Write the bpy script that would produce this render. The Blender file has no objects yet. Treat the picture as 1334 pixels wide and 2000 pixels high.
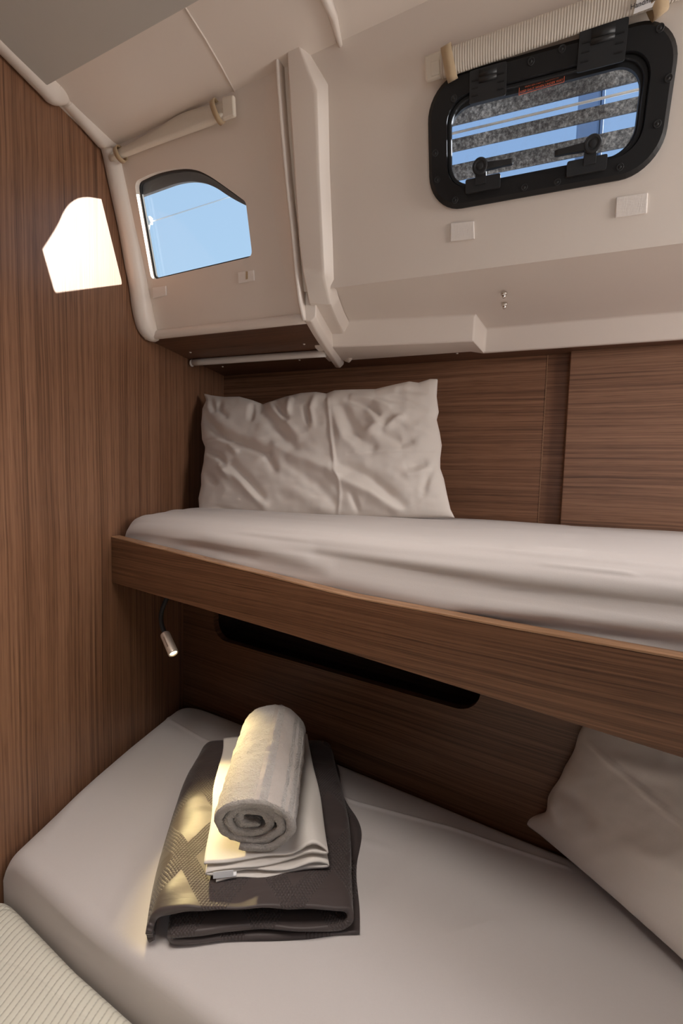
import bpy, bmesh, math, random
from mathutils import Vector as V, Matrix, noise as NZ
random.seed(7)
SC = bpy.context.scene
COL = SC.collection
# ------------------------------------------------------------------ camera frame
F, CX, CY, H0, SL = 900.0, 667.0, 1000.0, 930.0, 0.025
CAM = V((0, 0, 1.15))
_up = -V((SL, -1.0, (H0-CY)/F)).normalized()
if _up.y > 0: _up = -_up
def _ray(x, y): return V((x-CX, y-CY, F))
def hor(x): return H0 + SL*(x-CX)
_Y = _ray(860, hor(860)).normalized(); _Y = (_Y - _up*_Y.dot(_up)).normalized()
_X = _Y.cross(_up)
if _X.x < 0: _X = -_X
W = Matrix((_X, _Y, _up))
def wray(x, y): return W @ _ray(x, y)
def hit(p0, n, x, y):
    r = wray(x, y); return CAM + r*((p0-CAM).dot(n)/r.dot(n))
def zat(Z, x, y): return hit(V((0, 0, Z)), V((0, 0, 1)), x, y)
def yat(Y, x, y): return hit(V((0, Y, 0)), V((0, 1, 0)), x, y)
WT = W.transposed()
def px(p):
    c = WT @ (V(p)-CAM)
    return CX+F*c.x/c.z, CY+F*c.y/c.z
def hdir(xv): return -wray(xv, hor(xv)).normalized()
XL = (W @ (_ray(217, 1048)/F)).x              # the bulkhead on the left
def wl(x, y): return hit(V((XL, 0, 0)), V((1, 0, 0)), x, y)
U = hdir(-1700); UB = hdir(-800); Z3 = V((0, 0, 1))
U = V((U.x, U.y, 0)).normalized(); UB = V((UB.x, UB.y, 0)).normalized()
NB = V((U.y, -U.x, 0)); NBB = V((UB.y, -UB.x, 0))   # point to the camera side
BK0 = wl(437, 737); LB0 = wl(359, 1350); BD0 = wl(217, 1048)
def bk(x, y): return hit(BK0, NB, x, y)
def lb(x, y): return hit(LB0, NBB, x, y)
def bkY(X): return BK0.y + (X-BK0.x)*U.y/U.x
def lbY(X): return LB0.y + (X-LB0.x)*UB.y/UB.x
def bdY(X): return BD0.y + (X-BD0.x)*UB.y/UB.x
PA = wl(285, 660); PB = wl(205, 295)
N1 = U.cross(PB-PA).normalized()
if N1.y > 0: N1 = -N1                        # faces the cabin
E2 = N1.cross(U).normalized()
if E2.z < 0: E2 = -E2
def p1(x, y, off=0.0): return hit(PA+N1*off, N1, x, y)
O1 = p1(1060, 225)
def h2(a, b, off=0.0): return O1 + U*a + E2*b + N1*off   # hatch coordinates on the cabin side
CROWN = 0.085
def ceilZ(X, Y=0): return PB.z + CROWN*(X-XL)
CN = V((-CROWN, 0, 1)).normalized()
def ceil(x, y, off=0): return hit(PB - CN*off, CN, x, y)
# underside of the right moulding
K0 = p1(990, 525); K1 = hit(V((0, 1.185, 0)), V((0, 1, 0)), 990, 655)
UN = U.cross(K1-K0).normalized()
if UN.z > 0: UN = -UN
def und(x, y, off=0): return hit(K0+UN*off, UN, x, y)
SOF = 1.462
# ------------------------------------------------------------------ objects
WO = {}
def tag(o, label=None, cat=None, group=None, kind=None):
    if label: o['label'] = label
    if cat: o['category'] = cat
    if group: o['group'] = group
    if kind: o['kind'] = kind
    return o
def thing(name, loc, label, cat, group=None, kind=None):
    o = bpy.data.objects.new(name, None); COL.objects.link(o)
    o.empty_display_size = 0.05; o.location = loc; WO[o.name] = V(loc)
    return tag(o, label, cat, group, kind)
def put(name, bm, mat, parent=None, smooth=True, bevel=0, seg=2, sub=0, label=None, cat=None, group=None, kind=None, recalc=True):
    if recalc: bmesh.ops.recalc_face_normals(bm, faces=bm.faces)
    lo = V((min(v.co.x for v in bm.verts), min(v.co.y for v in bm.verts), min(v.co.z for v in bm.verts)))
    hi = V((max(v.co.x for v in bm.verts), max(v.co.y for v in bm.verts), max(v.co.z for v in bm.verts)))
    org = V(((lo.x+hi.x)/2, (lo.y+hi.y)/2, lo.z))
    for v in bm.verts: v.co -= org
    me = bpy.data.meshes.new(name); bm.to_mesh(me); bm.free()
    for p in me.polygons: p.use_smooth = smooth
    me.materials.append(mat)
    o = bpy.data.objects.new(name, me); COL.objects.link(o)
    if parent is not None:
        o.parent = parent; o.location = org - WO[parent.name]
    else: o.location = org
    WO[o.name] = org
    if bevel:
        m = o.modifiers.new('bevel', 'BEVEL'); m.width = bevel; m.segments = seg; m.limit_method = 'ANGLE'; m.angle_limit = math.radians(35)
        m.harden_normals = False
        if smooth:
            w = o.modifiers.new('wn', 'WEIGHTED_NORMAL'); w.keep_sharp = False
    if sub:
        m = o.modifiers.new('sub', 'SUBSURF'); m.levels = sub; m.render_levels = sub
    return tag(o, label, cat, group, kind)
# ------------------------------------------------------------------ shapes
def quad(bm, a, b, c, d):
    return bm.faces.new([bm.verts.new(p) for p in (a, b, c, d)])
def boxc(bm, o, ax, ay, az):
    """box from corner o with edge vectors"""
    P = [o, o+ax, o+ax+ay, o+ay]; Q = [p+az for p in P]
    v = [bm.verts.new(p) for p in P+Q]
    for f in ((0, 1, 2, 3), (7, 6, 5, 4), (0, 4, 5, 1), (1, 5, 6, 2), (2, 6, 7, 3), (3, 7, 4, 0)):
        bm.faces.new([v[i] for i in f])
def box(bm, x0, x1, y0, y1, z0, z1):
    boxc(bm, V((x0, y0, z0)), V((x1-x0, 0, 0)), V((0, y1-y0, 0)), V((0, 0, z1-z0)))
def boxm(bm, c, ex, ey, ez, sx, sy, sz):
    boxc(bm, c-ex*sx/2-ey*sy/2-ez*sz/2, ex*sx, ey*sy, ez*sz)
def loft(bm, rings, closed=True, caps=True):
    R = [[bm.verts.new(p) for p in r] for r in rings]
    n = len(R[0])
    for i in range(len(R)-1):
        for j in range(n if closed else n-1):
            k = (j+1) % n
            bm.faces.new((R[i][j], R[i][k], R[i+1][k], R[i+1][j]))
    if caps and closed:
        bm.faces.new(R[0][::-1]); bm.faces.new(R[-1])
    return R
def tube(bm, pts, r, n=10, caps=True):
    pts = [V(p) for p in pts]; rings = []
    up = V((0, 0, 1))
    for i, p in enumerate(pts):
        d = (pts[min(i+1, len(pts)-1)]-pts[max(i-1, 0)]).normalized()
        a = d.cross(up)
        if a.length < 1e-3: a = d.cross(V((1, 0, 0)))
        a.normalize(); b = d.cross(a).normalized()
        rr = r[i] if isinstance(r, (list, tuple)) else r
        rings.append([p+(a*math.cos(2*math.pi*k/n)+b*math.sin(2*math.pi*k/n))*rr for k in range(n)])
    loft(bm, rings, True, caps)
def lathe(bm, c, axis, prof, n=24):
    """prof: (distance along axis, radius)"""
    axis = axis.normalized(); a = axis.cross(V((0, 0, 1)))
    if a.length < 1e-3: a = V((1, 0, 0))
    a.normalize(); b = axis.cross(a)
    loft(bm, [[c+axis*h+(a*math.cos(2*math.pi*k/n)+b*math.sin(2*math.pi*k/n))*max(r, 1e-5) for k in range(n)] for h, r in prof])
def prism(bm, outer, holes, vec):
    """plane polygon with holes, thickened by vec"""
    ed = []
    for loop in [outer]+list(holes):
        vs = [bm.verts.new(p) for p in loop]
        for i in range(len(vs)): ed.append(bm.edges.new((vs[i], vs[(i+1) % len(vs)])))
    r = bmesh.ops.triangle_fill(bm, use_beauty=True, use_dissolve=False, edges=ed)
    fs = [g for g in r['geom'] if isinstance(g, bmesh.types.BMFace)]
    e = bmesh.ops.extrude_face_region(bm, geom=fs)
    nv = [g for g in e['geom'] if isinstance(g, bmesh.types.BMVert)]
    bmesh.ops.translate(bm, verts=nv, vec=vec)
    # the original faces stay as the other side
    return bm
def ringprism(bm, A, B, vec):
    """closed ring between two loops of equal length, thickened"""
    n = len(A)
    a0 = [bm.verts.new(p) for p in A]; b0 = [bm.verts.new(p) for p in B]
    a1 = [bm.verts.new(p+vec) for p in A]; b1 = [bm.verts.new(p+vec) for p in B]
    for i in range(n):
        j = (i+1) % n
        bm.faces.new((a0[i], a0[j], b0[j], b0[i])); bm.faces.new((a1[i], b1[i], b1[j], a1[j]))
        bm.faces.new((a0[i], a1[i], a1[j], a0[j])); bm.faces.new((b0[i], b0[j], b1[j], b1[i]))
def rrect(w, h, r, n=8, cx=0, cy=0):
    out = []
    for sx, sy, a0 in ((1, 1, 0), (-1, 1, 90), (-1, -1, 180), (1, -1, 270)):
        for k in range(n+1):
            a = math.radians(a0+90*k/n)
            out.append((cx+sx*(w-r)+r*math.cos(a), cy+sy*(h-r)+r*math.sin(a)))
    return out
def catmull(P, n=6, closed=False):
    P = [V(p) for p in P]; out = []; m = len(P)
    for i in range(m if closed else m-1):
        p0 = P[(i-1) % m] if closed or i > 0 else P[0]*2-P[1]
        p1_ = P[i]; p2 = P[(i+1) % m]
        p3 = P[(i+2) % m] if closed or i+2 < m else P[-1]*2-P[-2]
        for k in range(n):
            t = k/n
            out.append(0.5*((2*p1_)+(p2-p0)*t+(2*p0-5*p1_+4*p2-p3)*t*t+(3*p1_-p0-3*p2+p3)*t**3))
    if not closed: out.append(P[-1])
    return out
def roundpoly(P, R, n=5):
    """2-D polygon with corner radii"""
    out = []; m = len(P)
    for i in range(m):
        p = V((*P[i], 0)); r = R[i] if isinstance(R, (list, tuple)) else R
        if r <= 0: out.append((p.x, p.y)); continue
        a = (V((*P[i-1], 0))-p); b = (V((*P[(i+1) % m], 0))-p)
        la, lb_ = a.length, b.length; a.normalize(); b.normalize()
        d = min(r, la*.48, lb_*.48)
        q0, q2 = p+a*d, p+b*d
        for k in range(n+1):
            t = k/n; q = q0*(1-t)**2+p*2*t*(1-t)+q2*t*t; out.append((q.x, q.y))
    return out
def sstep(a, b, x):
    t = min(1, max(0, (x-a)/(b-a))); return t*t*(3-2*t)
def lerp(a, b, t): return a+(b-a)*t
def poly_at(P, t):
    """point on a 2-D polyline at fraction t of its length"""
    L = [0]
    for i in range(len(P)-1): L.append(L[-1]+math.hypot(P[i+1][0]-P[i][0], P[i+1][1]-P[i][1]))
    s = t*L[-1]
    for i in range(len(P)-1):
        if s <= L[i+1] or i == len(P)-2:
            k = (s-L[i])/max(1e-9, L[i+1]-L[i]); return (lerp(P[i][0], P[i+1][0], k), lerp(P[i][1], P[i+1][1], k))
def folds(S, x, y):
    """sum of soft fold ridges: S = [(polyline, half width, height)] in a flat 2-D frame"""
    h = 0.0
    for P, w, a in S:
        best = 1e9; bt = 0; n = len(P)-1
        for i in range(n):
            x0, y0 = P[i]; x1, y1 = P[i+1]; dx, dy = x1-x0, y1-y0
            t = ((x-x0)*dx+(y-y0)*dy)/(dx*dx+dy*dy); tc = min(1, max(0, t))
            d = (x-x0-dx*tc)**2+(y-y0-dy*tc)**2
            if d < best: best = d; bt = (i+tc)/n
        q = best/(w*w)
        if q < 9: h += a*math.exp(-q)*(0.35+0.65*math.sin(math.pi*min(1, max(0, 0.12+0.76*bt))))
    return h
def gridmesh(bm, P, flip=False, uv=None):
    """P[i][j] grid of points"""
    n, m = len(P), len(P[0])
    Vv = [[bm.verts.new(p) for p in row] for row in P]
    L = bm.loops.layers.uv.new('UVMap') if uv else None
    for i in range(n-1):
        for j in range(m-1):
            idx = ((i, j), (i+1, j), (i+1, j+1), (i, j+1))
            f = bm.faces.new([Vv[a][b] for a, b in idx])
            if uv:
                for lp, (a, b) in zip(f.loops, idx): lp[L].uv = uv[a][b]
    return Vv
# ------------------------------------------------------------------ materials
def mat_new(name):
    m = bpy.data.materials.new(name); m.use_nodes = True
    nt = m.node_tree; nt.nodes.clear()
    out = nt.nodes.new('ShaderNodeOutputMaterial'); b = nt.nodes.new('ShaderNodeBsdfPrincipled')
    nt.links.new(b.outputs[0], out.inputs[0])
    return m, nt, b, out
class NT:
    def __init__(s, nt): s.nt = nt
    def n(s, t, **k):
        x = s.nt.nodes.new(t)
        for a, b in k.items(): setattr(x, a, b)
        return x
    def l(s, a, b): s.nt.links.new(a, b)
    def val(s, x, sock):
        if isinstance(x, (int, float)): sock.default_value = x
        else: s.l(x, sock)
    def math(s, op, a, b=0.0, c=None):
        x = s.n('ShaderNodeMath', operation=op); s.val(a, x.inputs[0]); s.val(b, x.inputs[1])
        if c is not None: s.val(c, x.inputs[2])
        return x.outputs[0]
    def obj(s): return s.n('ShaderNodeTexCoord').outputs['Object']
    def uv(s): return s.n('ShaderNodeTexCoord').outputs['UV']
    def sep(s, v):
        x = s.n('ShaderNodeSeparateXYZ'); s.l(v, x.inputs[0]); return x.outputs
    def comb(s, a, b, c):
        x = s.n('ShaderNodeCombineXYZ')
        for i, q in enumerate((a, b, c)): s.val(q, x.inputs[i])
        return x.outputs[0]
    def dot(s, v, d):
        x = s.n('ShaderNodeVectorMath', operation='DOT_PRODUCT'); s.l(v, x.inputs[0]); x.inputs[1].default_value = d; return x.outputs['Value']
    def noise(s, v, sc, det=3, rough=.5, dist=0):
        x = s.n('ShaderNodeTexNoise'); s.l(v, x.inputs['Vector']); x.inputs['Scale'].default_value = sc
        x.inputs['Detail'].default_value = det; x.inputs['Roughness'].default_value = rough; x.inputs['Distortion'].default_value = dist
        return x.outputs['Fac']
    def ramp(s, f, stops):
        x = s.n('ShaderNodeValToRGB'); s.l(f, x.inputs[0]); e = x.color_ramp.elements
        while len(e) < len(stops): e.new(0.5)
        for q, (p, c) in zip(e, stops):
            q.position = p; q.color = (*c, 1) if len(c) == 3 else c
        return x.outputs[0]
    def mix(s, f, a, b, mode='MIX'):
        x = s.n('ShaderNodeMix', data_type='RGBA', blend_type=mode); s.val(f, x.inputs[0])
        for q, i in ((a, 6), (b, 7)):
            if isinstance(q, tuple): x.inputs[i].default_value = (*q, 1)
            else: s.l(q, x.inputs[i])
        return x.outputs[2]
    def bump(s, h, strength, dist=0.001, prev=None):
        x = s.n('ShaderNodeBump'); s.l(h, x.inputs['Height']); x.inputs['Strength'].default_value = strength; x.inputs['Distance'].default_value = dist
        if prev is not None: s.l(prev, x.inputs['Normal'])
        return x.outputs[0]
def plain(name, col, rough=.5, metal=0, coat=0, spec=.5):
    m, nt, b, out = mat_new(name)
    b.inputs['Base Color'].default_value = (*col, 1); b.inputs['Roughness'].default_value = rough; b.inputs['Metallic'].default_value = metal
    b.inputs['Coat Weight'].default_value = coat; b.inputs['Specular IOR Level'].default_value = spec
    n = NT(nt); f = n.noise(n.obj(), 40, 3)
    n.l(n.math('MULTIPLY_ADD', f, .1, rough-.05), b.inputs['Roughness'])
    return m
def wood(name, d, c1, cols=((.070, .031, .016), (.185, .089, .048), (.28, .145, .082)), rough=.38, coarse=1.0):
    m, nt, b, out = mat_new(name); n = NT(nt); o = n.obj()
    a = n.dot(o, d); c = n.dot(o, c1)
    c2 = V(d).cross(V(c1)); e = n.dot(o, c2)
    wob = n.math('MULTIPLY', n.noise(n.comb(n.math('MULTIPLY', a, 2.5), n.math('MULTIPLY', c, 5), e), 1, 2), .012)
    cc = n.math('ADD', c, wob)
    f1 = n.noise(n.comb(n.math('MULTIPLY', a, 1.6), n.math('MULTIPLY', cc, 250*coarse), n.math('MULTIPLY', e, 40)), 1, 4, .62)
    f2 = n.noise(n.comb(n.math('MULTIPLY', a, .6), n.math('MULTIPLY', cc, 26*coarse), n.math('MULTIPLY', e, 9)), 1, 3, .5)
    f3 = n.noise(n.comb(n.math('MULTIPLY', a, 14), n.math('MULTIPLY', cc, 520*coarse), n.math('MULTIPLY', e, 200)), 1, 2, .5)
    f = n.math('ADD', n.math('MULTIPLY', f1, .76), n.math('MULTIPLY', f2, .24))
    col = n.ramp(f, [(.32, cols[0]), (.5, cols[1]), (.70, cols[2])])
    dark = n.ramp(f3, [(.3, (.62, .58, .55)), (.48, (1, 1, 1))])
    col = n.mix(.8, col, dark, 'MULTIPLY')
    n.l(col, b.inputs['Base Color'])
    b.inputs['Roughness'].default_value = rough
    n.l(n.math('MULTIPLY_ADD', f3, -.12, rough+.06), b.inputs['Roughness'])
    b.inputs['Specular IOR Level'].default_value = .4
    n.l(n.bump(n.math('ADD', f3, f1), .12, .0004), b.inputs['Normal'])
    return m
def gelcoat(name, col=(.78, .70, .63), rough=.42):
    m, nt, b, out = mat_new(name); n = NT(nt); o = n.obj()
    f = n.noise(o, 2.2, 4, .55); g = n.noise(o, 14, 5, .6)
    n.l(n.mix(n.math('MULTIPLY', n.math('ADD', f, g), .16), col, tuple(c*.9 for c in col)), b.inputs['Base Color'])
    n.l(n.math('MULTIPLY_ADD', g, .12, rough-.06), b.inputs['Roughness'])
    n.l(n.bump(n.noise(o, 9, 2), .12, .003), b.inputs['Normal'])
    return m
def cloth(name, col, rough=.85, weave=1500, sheen=.15, stren=.25, crease=True):
    m, nt, b, out = mat_new(name); n = NT(nt); o = n.obj()
    s = n.sep(o)
    f = n.noise(o, 5, 3); w1 = n.noise(n.comb(n.math('MULTIPLY', s[0], weave), n.math('MULTIPLY', s[1], weave*.12), n.math('MULTIPLY', s[2], weave*.12)), 1, 1)
    w2 = n.noise(n.comb(n.math('MULTIPLY', s[0], weave*.12), n.math('MULTIPLY', s[1], weave), n.math('MULTIPLY', s[2], weave)), 1, 1)
    wv = n.math('ADD', w1, w2)
    c = n.mix(n.math('MULTIPLY', f, .25), col, tuple(q*.88 for q in col))
    c = n.mix(n.math('MULTIPLY', wv, .10), c, tuple(q*.7 for q in col))
    n.l(c, b.inputs['Base Color'])
    b.inputs['Roughness'].default_value = rough; b.inputs['Sheen Weight'].default_value = sheen; b.inputs['Specular IOR Level'].default_value = .25
    nn = n.bump(wv, stren*.6, .0005)
    if crease: nn = n.bump(n.noise(o, 22, 3, .5, .4), stren*.2, .0025, nn)
    n.l(nn, b.inputs['Normal'])
    return m
M = {}
M['wood_left'] = wood('walnut_upright_grain', (0, 0, 1), (0, 1, 0), cols=((.085, .040, .021), (.22, .108, .060), (.32, .168, .097)))
M['wood_back'] = wood('walnut_level_grain', tuple(U), (0, 0, 1), cols=((.090, .041, .022), (.225, .108, .058), (.33, .17, .098)), coarse=.85)
M['wood_panel'] = wood('walnut_panel', tuple(U), (0, 0, 1), cols=((.105, .052, .031), (.245, .126, .074), (.35, .19, .115)), coarse=1.05)
M['wood_shaded'] = wood('walnut_shaded', tuple(UB), (0, 0, 1), cols=((.055, .024, .012), (.135, .062, .031), (.20, .098, .052)), coarse=1.1)  # same walnut darkened, shade of board and lower wall put into the colour
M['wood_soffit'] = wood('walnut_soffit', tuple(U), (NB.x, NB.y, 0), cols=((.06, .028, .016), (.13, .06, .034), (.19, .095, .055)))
M['wood_edge'] = wood('walnut_edge_band', tuple(UB), (0, 0, 1), cols=((.22, .12, .065), (.34, .19, .105), (.45, .27, .16)), rough=.3)
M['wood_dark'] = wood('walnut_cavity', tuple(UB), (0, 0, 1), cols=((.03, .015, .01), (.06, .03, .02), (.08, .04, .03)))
M['gel'] = gelcoat('white_moulded_liner')
M['vinyl'] = gelcoat('grey_headliner_vinyl', (.50, .475, .435), .6)
M['sheet'] = cloth('bed_sheet', (.585, .54, .52), .8)
M['pillow'] = cloth('pillowcase', (.76, .70, .645), .8)
M['linen'] = cloth('folded_linen', (.73, .68, .63), .8)
M['black'] = plain('black_aluminium', (.013, .012, .012), .5, 0, 0, .28)
M['black2'] = plain('black_plastic', (.022, .022, .023), .45, 0, 0, .35)
M['rubber'] = plain('black_rubber', (.012, .012, .013), .6)
M['chrome'] = plain('chrome', (.75, .7, .64), .18, 1)
M['steel'] = plain('steel', (.55, .5, .45), .3, 1)
M['nickel'] = plain('satin_nickel', (.80, .68, .58), .32, .55)
M['elastic'] = cloth('beige_elastic', (.50, .37, .23), .8, 900)
M['velcro'] = cloth('velcro', (.86, .80, .75), .95, 700, .3, .9)
M['whitetag'] = plain('white_label', (.85, .85, .86), .6)
M['ink'] = plain('black_ink', (.02, .02, .025), .6)
M['red'] = plain('red_print', (.95, .22, .10), .5)
M['whiterail'] = plain('white_rail', (.70, .65, .60), .35)
M['frit'] = plain('grey_surround', (.16, .14, .13), .55)
M['mast'] = plain('white_mast', (.8, .8, .8), .4)
M['post'] = plain('blue_grey_paint', (.16, .24, .38), .5)
M['screwwhite'] = plain('pale_screw', (.8, .76, .7), .35)

def blindcloth():
    m, nt, b, out = mat_new('ribbed_blind_cloth'); n = NT(nt); o = n.obj()
    a = n.dot(o, tuple(U))
    w = n.math('SINE', n.math('MULTIPLY', a, 2*math.pi/.0036))
    n.l(n.mix(n.math('MULTIPLY_ADD', w, .12, .2), (.68, .62, .54), (.50, .45, .38)), b.inputs['Base Color'])
    b.inputs['Roughness'].default_value = .85; b.inputs['Specular IOR Level'].default_value = .2
    n.l(n.bump(w, .5, .0006), b.inputs['Normal'])
    return m
M['blind'] = blindcloth()
M['blindw'] = cloth('plain_blind_cloth', (.74, .67, .57), .75, 900)
def ribbed():
    m, nt, b, out = mat_new('ribbed_mattress_cloth'); n = NT(nt); o = n.obj(); s = n.sep(o)
    wob = n.math('MULTIPLY', n.noise(n.comb(n.math('MULTIPLY', s[0], 20), n.math('MULTIPLY', s[1], 4), 0), 1, 2), .004)
    w = n.math('FRACT', n.math('DIVIDE', n.math('ADD', n.math('ADD', s[0], n.math('MULTIPLY', s[1], .05)), wob), .0098))
    g = n.math('POWER', n.math('ABSOLUTE', n.math('MULTIPLY_ADD', w, 2, -1)), 5)        # narrow groove between ribs
    st = n.math('MULTIPLY', g, n.math('MULTIPLY_ADD', n.math('SINE', n.math('MULTIPLY', s[1], 2*math.pi/.0045)), .25, .75))
    q = n.math('SINE', n.math('ADD', n.math('MULTIPLY', s[1], 2*math.pi/.085), n.math('MULTIPLY', n.math('SINE', n.math('MULTIPLY', s[0], 16)), 1.3)))
    ql = n.math('POWER', n.math('MAXIMUM', q, 0), 60)
    n.l(n.mix(n.math('MULTIPLY', st, .42), (.72, .70, .60), (.33, .31, .25)), b.inputs['Base Color'])
    b.inputs['Roughness'].default_value = .85; b.inputs['Sheen Weight'].default_value = .2; b.inputs['Specular IOR Level'].default_value = .2
    h = n.math('SUBTRACT', n.math('MULTIPLY', g, -1), n.math('MULTIPLY', ql, .9))
    n.l(n.bump(h, .55, .0022), b.inputs['Normal'])
    return m
M['ribbed'] = ribbed()
def quilt():
    m, nt, b, out = mat_new('brown_satin_quilt'); n = NT(nt); uv = n.sep(n.uv())
    u, v = uv[0], uv[1]
    P = .105
    A = n.math('ADD', n.math('MULTIPLY', u, 1/P), n.math('MULTIPLY', v, .62/P)); B = n.math('SUBTRACT', n.math('MULTIPLY', u, 1/P), n.math('MULTIPLY', v, .62/P))
    def band(q):
        fr = n.math('ABSOLUTE', n.math('SUBTRACT', n.math('FRACT', q), .5))
        return n.math('LESS_THAN', fr, .15)
    msk = n.math('MAXIMUM', band(A), band(B))
    k = 2*math.pi/.0092
    dots = n.math('MULTIPLY', n.math('SINE', n.math('MULTIPLY', n.math('ADD', u, n.math('MULTIPLY', v, .62)), k)), n.math('SINE', n.math('MULTIPLY', n.math('SUBTRACT', u, n.math('MULTIPLY', v, .62)), k)))
    dots = n.math('MULTIPLY', n.math('ABSOLUTE', dots), msk)
    puff = n.noise(n.comb(n.math('MULTIPLY', u, 14), n.math('MULTIPLY', v, 46), 0), 1, 3, .5, .6)
    n.l(n.mix(n.math('MULTIPLY', dots, .35), (.062, .046, .043), (.03, .021, .02)), b.inputs['Base Color'])
    b.inputs['Roughness'].default_value = .52; b.inputs['Sheen Weight'].default_value = .15; b.inputs['Specular IOR Level'].default_value = .4
    nn = n.bump(dots, .6, .002); nn = n.bump(puff, .3, .004, nn)
    n.l(nn, b.inputs['Normal'])
    return m
M['quilt'] = quilt()
def terry():
    m, nt, b, out = mat_new('terry_towel'); n = NT(nt); o = n.obj(); uv = n.sep(n.uv())
    g = n.noise(o, 330, 3, .7); g2 = n.noise(o, 90, 3, .6)
    # woven border band, running the length of the roll
    def bd(c, w): return n.math('LESS_THAN', n.math('ABSOLUTE', n.math('SUBTRACT', uv[0], c)), w)
    band = n.math('MAXIMUM', n.math('MAXIMUM', bd(.855, .010), bd(.875, .003)), n.math('MAXIMUM', bd(.832, .003), bd(.89, .002)))
    c = n.mix(n.math('MULTIPLY', g, .5), (.66, .60, .55), (.50, .44, .40))
    c = n.mix(n.math('MULTIPLY', band, .35), c, (.42, .34, .30))
    n.l(c, b.inputs['Base Color'])
    b.inputs['Roughness'].default_value = .95; b.inputs['Sheen Weight'].default_value = .5; b.inputs['Specular IOR Level'].default_value = .1
    h = n.math('MULTIPLY', n.math('ADD', g, n.math('MULTIPLY', g2, 1.2)), n.math('MULTIPLY_ADD', band, -.8, 1))
    n.l(n.bump(h, .95, .007), b.inputs['Normal'])
    return m
M['terry'] = terry()
def glass(name, tint, refl=.06, dirt=0):
    m = bpy.data.materials.new(name); m.use_nodes = True; nt = m.node_tree; nt.nodes.clear(); n = NT(nt)
    out = n.n('ShaderNodeOutputMaterial'); t = n.n('ShaderNodeBsdfTransparent'); t.inputs[0].default_value = (*tint, 1)
    g = n.n('ShaderNodeBsdfGlossy'); g.inputs['Roughness'].default_value = .04
    fr = n.n('ShaderNodeFresnel'); fr.inputs[0].default_value = 1.35
    mx = n.n('ShaderNodeMixShader'); n.l(n.math('MULTIPLY', fr.outputs[0], .6), mx.inputs[0]); n.l(t.outputs[0], mx.inputs[1]); n.l(g.outputs[0], mx.inputs[2])
    last = mx.outputs[0]
    if dirt:
        d = n.n('ShaderNodeBsdfDiffuse'); d.inputs[0].default_value = (.8, .8, .8, 1)
        f = n.noise(n.obj(), 60, 6, .7)
        m2 = n.n('ShaderNodeMixShader'); n.l(n.math('MULTIPLY', n.ramp(f, [(.52, (0, 0, 0)), (.75, (1, 1, 1))]), dirt), m2.inputs[0]); n.l(last, m2.inputs[1]); n.l(d.outputs[0], m2.inputs[2]); last = m2.outputs[0]
    n.l(last, out.inputs[0])
    return m
M['glass'] = glass('clear_pane', (.93, .96, .98))
M['acrylic'] = glass('blue_grey_acrylic', (.74, .80, .89), dirt=.06)
def slatmat():
    m, nt, b, out = mat_new('weathered_slat'); n = NT(nt); o = n.obj()
    f = n.noise(o, 160, 6, .75); g = n.noise(o, 9, 2)
    f = n.math('MULTIPLY', f, n.math('ADD', g, .5))
    n.l(n.ramp(f, [(.38, (.035, .033, .032)), (.52, (.13, .125, .115)), (.72, (.40, .39, .36))]), b.inputs['Base Color'])
    b.inputs['Roughness'].default_value = .9
    return m
M['slat'] = slatmat()
def emis(name, col, s):
    m = bpy.data.materials.new(name); m.use_nodes = True; nt = m.node_tree; nt.nodes.clear(); n = NT(nt)
    out = n.n('ShaderNodeOutputMaterial'); e = n.n('ShaderNodeEmission'); e.inputs[0].default_value = (*col, 1); e.inputs[1].default_value = s
    n.l(e.outputs[0], out.inputs[0]); return m
M['led'] = emis('warm_led', (1, .86, .5), 6)

XR, YF, ZF = 1.35, -1.35, .36
# ================================================================== SETTING
# bulkhead on the left
bm = bmesh.new()
prism(bm, [V((XL, y_, z_)) for y_, z_ in ((YF, 0), (BK0.y+.03, 0), (BK0.y+.03, SOF+.012), (PA.y+.022, SOF+.012), (PB.y+.022, PB.z+.02), (YF, PB.z+.02))], [], V((-.03, 0, 0)))
put('wall_left', bm, M['wood_left'], smooth=False, kind='structure', label='tall walnut bulkhead with upright grain and a sun patch, left of both bunks', cat='wall')
# back wall above the upper bunk, with a recessed strip and a proud panel to its right
Xa, Xb = bk(1070, 700).x, bk(1113, 700).x
def wallslab(bm, X0, X1, off, z0, z1, th=.02):
    a = V((X0, bkY(X0), z0))+NB*off; d = U*((X1-X0)/U.x)
    boxc(bm, a, d, -NB*th, V((0, 0, z1-z0)))
bm = bmesh.new(); wallslab(bm, XL-.02, Xa, 0, .86, 1.62)
wb = put('wall_back', bm, M['wood_back'], smooth=False, kind='structure', label='walnut back wall with level grain behind the white pillow', cat='wall')
bm = bmesh.new(); wallslab(bm, Xa-.0012, Xa+.0006, .0012, .86, 1.62, .004)
put('edge_strip', bm, M['wood_edge'], wb, smooth=False, label='thin pale edge of the wall panel')
bm = bmesh.new(); wallslab(bm, Xa+.0006, Xb+.03, -.004, .86, 1.62)
put('recessed_strip', bm, M['wood_back'], wb, smooth=False, label='narrow recessed walnut strip')
bm = bmesh.new(); wallslab(bm, Xb, XR+.05, .020, .86, 1.62, .03)
put('proud_panel', bm, M['wood_panel'], wb, smooth=False, bevel=.0015, label='wide walnut panel standing proud of the wall')
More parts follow.
